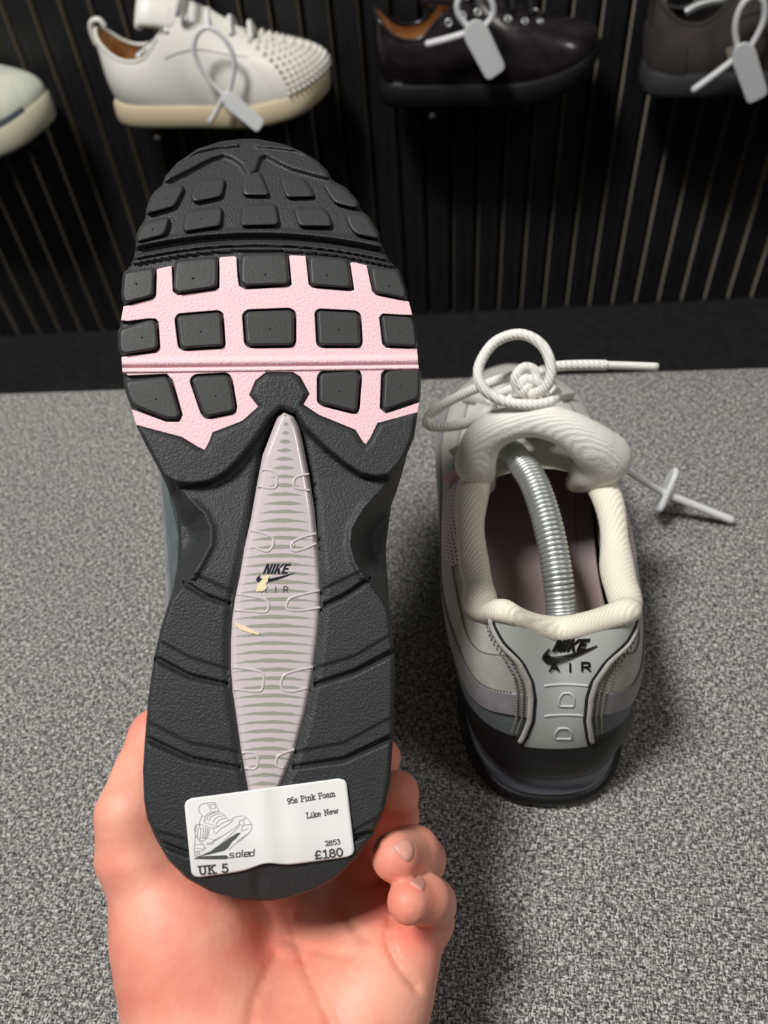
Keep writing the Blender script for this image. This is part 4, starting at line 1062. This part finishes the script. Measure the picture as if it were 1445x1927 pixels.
# ------------------------------------------------------------------ spring shoe tree inside it
sp = np.array([onz(1057, 1160, .074), onz(1048, 1075, .085), onz(1030, 985, .094), onz(1005, 910, .098), onz(978, 868, .095)])
st0 = Vector(sp[0])
tree = thing('shoe_tree', 'bent metal coil-spring shoe tree inside the grey sneaker', 'shoe tree', Matrix.Translation(st0))
C = spline(sp - np.array(st0), 400); Tn, N, B = frames(C)
turns = 42; rr = .0058; nn = turns * 14
Ci = np.array([np.interp(np.linspace(0, 399, nn), np.arange(400), C[:, i]) for i in range(3)]).T
Tn, N, B = frames(Ci); ph = np.linspace(0, 2 * np.pi * turns, nn)
hel = Ci + rr * (np.cos(ph)[:, None] * N + np.sin(ph)[:, None] * B)
tube('spring', hel, .00105, M['steel'], tree, 7)
tube('inner_rod', Ci[::10], .0040, M['mid_black'], tree, 8)
e_ = sp[-1] - np.array(st0); d_ = (sp[-1] - sp[-2]); d_ /= np.linalg.norm(d_)
tube('toe_cap', spline([e_ - d_ * .002, e_ + d_ * .004 + np.array([0, .002, -.002]), e_ + d_ * .009 + np.array([0, .006, -.007]), e_ + np.array([-.002, .020, -.022])], 16), [.0066] * 12 + [.0066, .0064, .006, .005], M['capgrey'], tree, 16)
hk = -Tn[0]; h0 = Ci[0]
tube('heel_knob', spline([h0 - hk * .001, h0 + hk * .004, h0 + hk * .006 + np.array([0, 0, -.010]), h0 + np.array([0, -.002, -.030])], 14), [.0055] * 8 + [.007, .009, .010, .010, .009, .005], M['capgrey'], tree, 16)
# ------------------------------------------------------------------ the hand
def hp(px, py, d): return np.array([(px - CX) / FPX * d, -(py - CY) / FPX * d, -d])       # camera axes
mm = .001
HB = [  # chains of (px, py, depth, radius mm)
 ('palm', [(470, 2600, .195, 26), (470, 2150, .232, 26), (400, 1960, .251, 26), (342, 1770, .256, 20), (266, 1610, .260, 13)]),
 ('palm', [(540, 2600, .195, 26), (540, 2150, .236, 26), (510, 1960, .264, 26), (470, 1780, .288, 25), (440, 1690, .306, 24)]),
 ('palm', [(560, 2600, .195, 26), (560, 2150, .233, 25), (600, 1960, .258, 24), (640, 1800, .278, 19), (670, 1690, .294, 13)]),
 ('palm', [(590, 2150, .234, 23), (655, 1960, .252, 19), (700, 1850, .260, 15), (722, 1760, .274, 12)]),
 ('palm', [(650, 1990, .251, 20), (715, 1870, .253, 13), (752, 1800, .257, 11)]),
 ('palm', [(520, 1850, .290, 24), (620, 1760, .296, 18)]),
 ('thumb', [(258, 1600, .258, 13.5), (246, 1530, .258, 10.4), (268, 1455, .266, 8.6), (287, 1385, .274, 7.2), (293, 1372, .276, 6.8)]),
 ('index', [(620, 1700, .300, 12), (672, 1540, .318, 9), (712, 1450, .306, 7.6), (720, 1424, .302, 7.2)]),
 ('middle', [(665, 1695, .290, 11.5), (722, 1590, .294, 9.2), (744, 1535, .282, 8.2), (749, 1490, .270, 7.4)]),
 ('ring', [(722, 1752, .272, 11), (778, 1655, .292, 9.2), (791, 1618, .276, 8.7), (780, 1604, .262, 8.4), (744, 1612, .248, 7.9)]),
 ('pinky', [(757, 1805, .257, 10.5), (806, 1735, .272, 8.6), (812, 1700, .262, 8.0), (802, 1692, .250, 7.4), (768, 1697, .241, 6.7)])]
def chain_sdf(X, ch, k):
    d = None
    for a, b in zip(ch[:-1], ch[1:]):
        q = rcone(X, hp(*a[:3]), hp(*b[:3]), a[3] * mm, b[3] * mm); d = q if d is None else smin(d, q, k)
    return d
CREASE = [([(545, 1690, .25), (556, 1760, .245), (590, 1850, .235), (640, 1960, .23)], 1.6, 4.0), ([(735, 1730, .26), (728, 1765, .255), (745, 1810, .248), (785, 1860, .245)], 1.8, 3.0),
          ([(660, 1800, .25), (600, 1790, .25), (540, 1770, .25)], .9, 3.0), ([(690, 1770, .25), (640, 1720, .26)], 1.2, 3.0), ([(520, 1800, .25), (480, 1880, .24), (470, 1960, .235)], .8, 4.0)]
CRW = []
def hand_sdf(X):
    d = None
    for nm, ch in HB:
        if nm == 'palm':
            q = chain_sdf(X, ch, .012); d = q if d is None else smin(d, q, .010)
    f = None
    for nm, ch in HB:
        if nm != 'palm':
            q = chain_sdf(X, ch, .0025 if nm != 'thumb' else .006)
            f = q if f is None else smin(f, q, .0006)
    d = smin(d, f, .005)
    # wrist crease lines: grooves seen on the palm side
    px = CX + FPX * X[..., 0] / -X[..., 2]; py = CY - FPX * X[..., 1] / -X[..., 2]
    near = (X[..., 2] > -.275)
    for pts, dep, wid in CREASE:
        P2 = spline(np.array(pts)[:, :2], 24); sd = seg_dist(px, py, P2, False)
        d = d + np.where(near, dep * 1.0 * mm * np.exp(-(sd / (wid * 2.2)) ** 2), 0)
    return d
pts = np.array([hp(*p[:3]) for _, ch in HB for p in ch])
lo = pts.min(0) - .034; hi = pts.max(0) + .034; lo[1] = max(lo[1], hp(500, 2450, .21)[1]); lo[0] = min(lo[0], hp(180, 1900, .25)[0]) - .008
V, F = nets(hand_sdf, lo, hi, .0012)
HO = at(520, 2200, .25)
hand = mesh('hand', c2w(V) - HO, F, M['skin']); hand.location = Vector(HO)
md = hand.modifiers.new('smooth', 'SMOOTH'); md.factor = .5; md.iterations = 2
tag(hand, 'bare hand with curled fingers gripping the upturned sneaker by its heel', 'hand')
def nail(poly, lift):
    B = roundpoly(poly, 9, 5); c = B.mean(0); rows = []
    for f in (1.0, .85, .6, .3):
        q = c + (B - c) * f; rows.append(q)
    n = len(B); P2 = np.vstack(rows + [c[None]])
    d = np.stack([(P2[:, 0] - CX) / FPX, -(P2[:, 1] - CY) / FPX, -np.ones(len(P2))], -1)
    t = np.full(len(P2), .20)
    for _ in range(60): t = t + hand_sdf((d * t[:, None])[None])[0] * .8
    lf = np.concatenate([np.full(n, -.0002), np.full(n, lift), np.full(n, lift * 1.3), np.full(n, lift * 1.4), [lift * 1.4]])
    V = d * (t - lf)[:, None]; F = []
    for i in range(3):
        for j in range(n): F.append((i * n + j, i * n + (j + 1) % n, (i + 1) * n + (j + 1) % n, (i + 1) * n + j))
    for j in range(n): F.append((3 * n + j, 3 * n + (j + 1) % n, 4 * n))
    fixn(mesh('fingernail', c2w(V) - HO, F, M['nail'], hand))
ZF = Z(660, 1360, 4.38)
nail(ZF([(330, 1010), (440, 950), (500, 960), (525, 1020), (520, 1110), (470, 1165), (400, 1110)]), .0005)
nail(ZF([(460, 1310), (550, 1262), (600, 1270), (625, 1330), (600, 1400), (540, 1360)]), .0004)

# ------------------------------------------------------------------ looped plastic tags
def loop_tag(label, loop, plate, tail, wpx, r, base, group):
    """loop, plate ends and tail: lists of world points; real straps of round wire and a flat plate"""
    o = thing('security_tag', label, 'tag', Matrix.Translation(Vector(base)), group); b = np.array(base)
    tube('strap_loop', spline(np.array(loop) - b, 60), r, M['tagplastic'], o, 8)
    tube('strap_tail', spline(np.array(tail) - b, 14), np.r_[np.full(13, r * 1.15), r * .6], M['tagplastic'], o, 8)
    a, c = np.array(plate[0]) - b, np.array(plate[1]) - b
    ax = c - a; L = np.linalg.norm(ax); ax /= L; vd = (a + b) - CAM; vd /= np.linalg.norm(vd)
    nrm = plate[2] if len(plate) > 2 else -vd; nrm = nrm - (nrm @ ax) * ax; nrm /= np.linalg.norm(nrm); sd = np.cross(ax, nrm)
    h = wpx / 2
    pl = roundpoly([(0, -h * .45), (L * .16, -h), (L, -h * .9), (L, h * .9), (L * .16, h), (0, h * .45)], h * .5, 5); n = len(pl); th_ = .0014
    V = []; F = []
    for z, ins in ((-th_, 0.0), (-th_ * .4, -.0006), (th_ * .4, -.0006), (th_, 0.0)):
        q = inset(pl, ins); V += [a + ax * x + sd * y + nrm * z for x, y in q]
    for i in range(3):
        for j in range(n): F.append((i * n + j, i * n + (j + 1) % n, (i + 1) * n + (j + 1) % n, (i + 1) * n + j))
    F += [tuple(range(n - 1, -1, -1)), tuple(3 * n + j for j in range(n))]
    p = fixn(mesh('tag_plate', V, F, M['tagplastic'], o)); autosmooth(p, 40)
    return o
W_ = lambda L, off: [onwall(x, y, off) for x, y in L]
TG_ = 'looped plastic tags on the shoes'
# ------------------------------------------------------------------ court shoes on the wall
CRT = dict(
 O=[(0, .004, 0), (.022, .006, 0), (.035, .022, 0), (.040, .045, 0), (.041, .08, 0), (.041, .12, 0), (.045, .165, 0), (.050, .21, 0), (.043, .262, 0), (0, .290, 0)],
 B=[(0, .008, .028), (.020, .010, .028), (.033, .025, .028), (.038, .047, .028), (.039, .08, .028), (.039, .12, .028), (.043, .165, .028), (.048, .21, .028), (.041, .26, .028), (0, .287, .028)],
 M=[(0, -.002, .060), (.026, .000, .058), (.042, .016, .058), (.046, .035, .056), (.046, .062, .058), (.047, .095, .070), (.050, .14, .072), (.052, .195, .064), (.044, .262, .058), (0, .292, .056)],
 T=[(0, -.002, .108), (.020, .004, .100), (.029, .020, .086), (.032, .040, .080), (.032, .062, .085), (.028, .085, .108), (.022, .118, .122), (.018, .152, .112), (.014, .186, .098), (0, .205, .09)])
def bendf(k, y0): return lambda y: k * np.clip(y - y0, 0, None) ** 2
def court(name, label, p_heel, p_flat, p_toe, off, col, group, bk=1.5, spikes=False, eyelets=False, sole_h=1.0, loops=CRT, laces=True):
    A0, A1, A2 = onwall(*p_heel, off), onwall(*p_flat, off), onwall(*p_toe, off)
    s0, s1, s2 = wall_s(A0), wall_s(A1), wall_s(A2); k = (s2 - s0) / .290
    pit = math.atan2(A1[2] - A0[2], s1 - s0)
    mt = Matrix.Translation(Vector(A0)) @ Matrix.Rotation(wyaw, 4, 'Z') @ Matrix.Rotation(-pit, 4, wlocal_y()) @ Matrix.Rotation(-math.pi / 2, 4, 'Z')
    o = thing(name, label, 'shoe', mt, group)
    Uu = Upper(loops['O'], loops['B'], loops['M'], loops['T'], k=k, bend=bendf(bk / k, .15 * k))
    O_, B_ = Uu.loop(Uu.O), Uu.loop(Uu.B); sh = loops['B'][0][2] * k
    Uu.rings('sole', col['sole'], o, [scaled(O_, -.006, 0), scaled(O_, -.001, .0012), scaled(O_, .001, .005), scaled(O_, .002, sh * .5), scaled(O_, .0015, sh * .95), scaled(O_, .0, sh * 1.05), scaled(O_, -.004, sh * 1.05)], caps=(True, True))
    Uu.panel('upper', col['upper'], o, 0, Uu.n, 0.0, .995, .0005, n=180, k=20, lip=.0)
    Uu.panel('toe_cap', col['toe'], o, 7.35, Uu.n - 7.35, .0, .99, .0016, n=70, k=16)
    Uu.panel('eyestay', col['upper'], o, 4.9, 8.4, .72, .99, .0018, n=40, k=8)
    Uu.panel('eyestay', col['upper'], o, Uu.n - 8.4, Uu.n - 4.9, .72, .99, .0018, n=40, k=8)
    Uu.panel('heel_strip', col['toe'], o, -.35, .35, .0, 1.0, .0022, n=14, k=24)
    ths = np.linspace(-5, 5, 100); tube('collar_piping', Uu.P(ths, np.full(100, 1.0), 0), .0022, col['upper'], o, 8)
    Uu.panel('lining', col['lining'], o, -5.2, 5.2, .05, .99, -.003, n=90, k=14, lip=0)
    L_ = scaled(B_, -.004); L_[:, 2] = sh * 1.2; Uu.rings('footbed', col['lining'], o, [L_, L_ * np.array([.5, .9, 1]) + np.array([0, .012, 0])], caps=(False, True))
    # tongue
    cl = np.array([(0, .205, .088), (0, .165, .118), (0, .13, .136), (0, .10, .147), (0, .078, .153), (0, .066, .152), (0, .061, .146)]) * k; hw_ = np.array([.010, .019, .026, .031, .034, .033, .031]) * k
    c2 = spline(cl, 24); h2 = np.interp(np.linspace(0, 6, 24), range(7), hw_); V = []
    for (x, y, z), hh in zip(c2, h2):
        for f in np.linspace(-1, 1, 13): V.append((hh * f, y - .006 * k * f * f, z - .034 * k * f * f * (hh / .034 / k)))
    V = Uu.fin(np.array(V)); tn = mesh('tongue', V, gridF(24, 13), col['tongue'], o); md_ = tn.modifiers.new('s', 'SOLIDIFY'); md_.thickness = .010; md_.offset = -1; md_ = tn.modifiers.new('ss', 'SUBSURF'); md_.levels = md_.render_levels = 2
    if laces:
        for x in (5.3, 6.0, 6.7, 7.4, 8.1):
            a, b = Uu.P([x], [.96], .003)[0], Uu.P([Uu.n - x], [.96], .003)[0]; md2 = (a + b) / 2 + np.array([0, -.002, .012])
            tube('lace_row', spline([a, a * .6 + md2 * .4 + np.array([0, 0, .002]), md2, b * .6 + md2 * .4 + np.array([0, 0, .002]), b], 20), .0030, col['lace'], o, 8)
        tp_ = Uu.fin(np.array([[0, .118, .150]]) * k)[0]
        for sx in (1, -1):
            q = [tp_, tp_ + np.array([sx * .018, .006, .016]), tp_ + np.array([sx * .034, .004, .004]), tp_ + np.array([sx * .030, -.004, -.016]), tp_ + np.array([sx * .012, .0, -.004]), tp_]
            tube('lace_bow', spline(q, 40), .0030, col['lace'], o, 8)
    if spikes:
        h_ = Uu.P([0], [1.0], .001)[0]; tube('pull_tab', spline([h_ + np.array([0, -.003, -.016]), h_ + np.array([0, -.005, -.002]), h_ + np.array([0, -.002, .007]), h_ + np.array([0, .007, .009]), h_ + np.array([0, .012, .002])], 24), .0045, col['upper'], o, 10, flat=.6)
        n = 8; me = None
        ang = np.linspace(0, 2 * np.pi, n, endpoint=False)
        Vs = [(.0028 * math.cos(a), .0028 * math.sin(a), 0) for a in ang] + [(.0025 * math.cos(a), .0025 * math.sin(a), .002) for a in ang] + [(0, 0, .0065)]
        Fs = [(i, (i + 1) % n, n + (i + 1) % n, n + i) for i in range(n)] + [(n + i, n + (i + 1) % n, 2 * n) for i in range(n)]
        fst = None
        for ti, t in enumerate(np.linspace(.08, .92, 10)):
            cnt = [24, 23, 22, 20, 18, 16, 14, 12, 10, 8][ti]
            for x in np.linspace(7.62 + t * .25, Uu.n - 7.62 - t * .25, cnt):
                p, q = Uu.P([x], [t], .0016)[0], Uu.P([x], [t], .01)[0]; nv = Vector(q - p).normalized()
                m4 = Matrix.Translation(Vector(p)) @ nv.to_track_quat('Z', 'Y').to_matrix().to_4x4()
                if fst is None: fst = mesh('spike', Vs, Fs, col['toe'], o, False); fst.matrix_local = m4
                else: inst(fst, o, m4)
    if eyelets:
        fst = None
        for sd_ in (1, -1):
            for x in np.linspace(5.1, 8.0, 7):
                x_ = x if sd_ > 0 else Uu.n - x
                p, q = Uu.P([x_], [.86], .0022)[0], Uu.P([x_], [.86], .01)[0]; nv = Vector(q - p).normalized(); m4 = Matrix.Translation(Vector(p)) @ nv.to_track_quat('Z', 'Y').to_matrix().to_4x4()
                if fst is None:
                    V, F = tubeVF(np.array([(.0032 * math.cos(a), .0032 * math.sin(a), 0) for a in np.linspace(0, 2 * np.pi, 12, endpoint=False)]), .0011, 6, cyc=True); fst = mesh('eyelet', V, F, M['steel'], o); fst.matrix_local = m4
                else: inst(fst, o, m4)
    return o, Uu, k, mt
def wlocal_y(): return Vector((0, 1, 0))
def bracket(label, px0, py0, px1, py1, off):
    a, b = onwall(px0, py0, off), onwall(px1, py1, off)
    base = Vector((a + b) / 2 - wn * off); o = thing('shoe_bracket', label, 'bracket', Matrix.Translation(base) @ Matrix.Rotation(wyaw, 4, 'Z'), 'clear pegs under the wall shoes')
    inv_ = o.matrix_world.inverted()
    for p in (a, b):
        q = xf(inv_, [p])[0]; tube('peg', [(q[0], 0, q[2] - .004), (q[0], -off * .5, q[2] - .004), (q[0], -off - .03, q[2] - .004)], .0038, M['clear'], o, 10)
    qa, qb = xf(inv_, [a, b])
    V, F = rbox(min(qa[0], qb[0]) - .01, max(qa[0], qb[0]) + .01, -.003, 0, qa[2] - .02, qa[2] + .004, .001); mesh('back_plate', V, F, M['clear'], o, False)
M['clear'] = mat('smoky_clear_acrylic', srgb(120, 120, 120), .15, trans=.6)
M['wh'] = mat('white_leather', srgb(240, 237, 226), .38, .08, 400)
M['wh_sole'] = mat('cream_rubber_sole', srgb(224, 206, 172), .55)
M['tan'] = mat('tan_leather_lining', srgb(216, 166, 112), .5)
M['white_lace'] = mat('white_flat_lace', srgb(236, 235, 232), .7)
M['blk'] = mat('black_patent_leather', srgb(24, 20, 22), .28, .35, 160, srgb(40, 32, 38), 40, coat=.4)
M['blk_sole'] = mat('black_rubber_cupsole', srgb(24, 25, 26), .45)
M['blk_lace'] = mat('black_lace', srgb(20, 20, 20), .8)
M['gr'] = mat('charcoal_suede', srgb(70, 63, 60), .95, .3, 500, srgb(58, 53, 50), 40)
M['gr2'] = mat('dark_brown_grey_mesh', srgb(54, 48, 47), .9, .4, 700)
M['gr_sole'] = mat('dark_grey_foam_sole', srgb(58, 58, 60), .6)
M['sg'] = mat('pale_sage_mesh', srgb(196, 202, 186), .85, .4, 700, srgb(216, 216, 196), 50)
M['sg_sole'] = mat('sage_cream_foam_sole', srgb(196, 202, 188), .55, .1, 200, srgb(222, 216, 190), 30)
GW = 'shoes on the wall pegs'
white = dict(sole=M['wh_sole'], upper=M['wh'], toe=M['wh'], lining=M['tan'], tongue=M['wh'], lace=M['white_lace'])
black = dict(sole=M['blk_sole'], upper=M['blk'], toe=M['blk'], lining=M['tan'], tongue=M['blk'], lace=M['blk_lace'])
grey = dict(sole=M['gr_sole'], upper=M['gr'], toe=M['gr2'], lining=M['gr2'], tongue=M['gr2'], lace=M['blk_lace'])
sage = dict(sole=M['sg_sole'], upper=M['sg'], toe=M['sg'], lining=M['sg'], tongue=M['sg'], lace=M['white_lace'])
OFF = .055
ws, wU, wk, wm = court('court_sneaker', 'white leather sneaker with a spiked toe and cream sole on the wall', (226, 222), (420, 221), (618, 172), OFF, white, GW, bk=1.7, spikes=True)
bs, bU, bk_, bm = court('court_sneaker', 'black patent sneaker with tan lining and metal eyelets on the wall', (712, 186), (900, 182), (1116, 142), OFF, black, GW, bk=2.0, eyelets=True)
gs, gU, gk, gm = court('running_shoe', 'charcoal grey suede sneaker with dark foam sole on the wall', (1200, 168), (1420, 160), (1650, 118), OFF, grey, GW, bk=1.2)
ss, sU, sk_, sm = court('running_shoe', 'pale sage and cream sneaker beside the spiked white one', (-320, 300), (-120, 290), (100, 215), OFF, sage, GW, bk=1.6)
# dark patch and stripe on the sage shoe's toe wall, pale patch on the grey one
sU.panel('rubber_patch', mat('slate_rubber', srgb(98, 106, 116), .5), ss, 6.6, 8.3, .02, .12, .0030, n=30, k=5)
gU.panel('heel_counter', M['gr'], gs, -2.9, 2.9, .0, .62, .003, n=60, k=10)
gU.panel('pale_patch', mat('pale_taupe_suede', srgb(150, 142, 132), .9), gs, 4.45, 4.95, .28, .42, .0042, n=12, k=6)
gU.panel('pale_patch', mat('pale_taupe_suede', srgb(150, 142, 132), .9), gs, gU.n - 4.95, gU.n - 4.45, .28, .42, .0042, n=12, k=6)
bU.panel('metal_plate', M['steel'], bs, 1.9, 2.5, .03, .075, .003, n=12, k=4)
bracket('clear pegs holding up the spiked white sneaker', 303, 236, 470, 228, OFF)
bracket('clear pegs holding up the black patent sneaker', 812, 194, 985, 180, OFF)
bracket('clear pegs holding up the charcoal grey sneaker', 1340, 163, 1425, 160, OFF)
bracket('clear pegs holding up the pale sage sneaker', -60, 285, 20, 268, OFF)
F1, F2 = .112, .118
Zt = Z(0, 0, 2.007)
loop_tag('white looped plastic tag hanging on the spiked white sneaker', W_(Zt([(845, 362), (780, 290), (735, 200), (745, 130), (790, 105), (850, 150), (885, 230), (870, 330), (848, 362)]), F1), W_(Zt([(845, 360), (985, 478)]), F2), W_(Zt([(845, 362), (818, 420), (790, 465)]), F1), .017, .0026, onwall(420, 180, F1), TG_)
loop_tag('white looped plastic tag hanging on the black patent sneaker', W_([(880, 50), (863, 28), (861, 5), (875, -15), (895, -22), (915, -12), (927, 10), (926, 32), (905, 54), (890, 60)], F1), W_([(885, 42), (934, 140)], F2), W_([(880, 62), (840, 74), (800, 84)], F1), .025, .0032, onwall(885, 50, F1), TG_)
loop_tag('white looped plastic tag hanging on the charcoal grey sneaker', W_([(1388, 92), (1383, 60), (1387, 30), (1400, 4), (1420, -8), (1436, 4), (1438, 32), (1428, 60), (1411, 90)], F1), W_([(1392, 84), (1426, 186)], F2), W_([(1390, 105), (1345, 140), (1301, 172)], F1), .023, .0032, onwall(1390, 95, F1), TG_)
# shoe trees glimpsed in two of the wall shoes
def wall_tree(label, pts, off):
    C = np.array([onwall(x, y, off) for x, y in pts]); b = Vector(C[0]); o = thing('shoe_tree', label, 'shoe tree', Matrix.Translation(b), 'coil-spring shoe trees')
    C = spline(C - np.array(b), 300); nn = 24 * 10; Ci = np.array([np.interp(np.linspace(0, 299, nn), np.arange(300), C[:, i]) for i in range(3)]).T
    Tn, N, B = frames(Ci); ph = np.linspace(0, 2 * np.pi * 24, nn); tube('spring', Ci + .0048 * (np.cos(ph)[:, None] * N + np.sin(ph)[:, None] * B), .0010, M['steel'], o, 6)
    tube('inner_rod', Ci[::10], .0036, M['capgrey'], o, 8)
wall_tree('metal coil-spring shoe tree in the spiked white sneaker', [(262, 108), (280, 92), (300, 82), (325, 78)], OFF - .005)
wall_tree('metal coil-spring shoe tree in the charcoal grey sneaker', [(1290, 24), (1312, 12), (1340, 4), (1375, 0)], OFF - .005)

# tag hooked on the bench sneaker, lying on the fabric
b0 = onz(1240, 925, .02)
t_ = loop_tag('thin white looped plastic tag trailing from the bench sneaker onto the fabric', [onz(1150, 866, .072), onz(1185, 888, .052), onz(1215, 908, .034), onz(1245, 926, .022)], [onz(1271, 882, .030), onz(1236, 962, .012), RC @ np.array([1.0, .35, .18])],
         [onz(1245, 926, .022), onz(1310, 952, .013), onz(1382, 981, .004)], .016, .0021, b0, TG_)
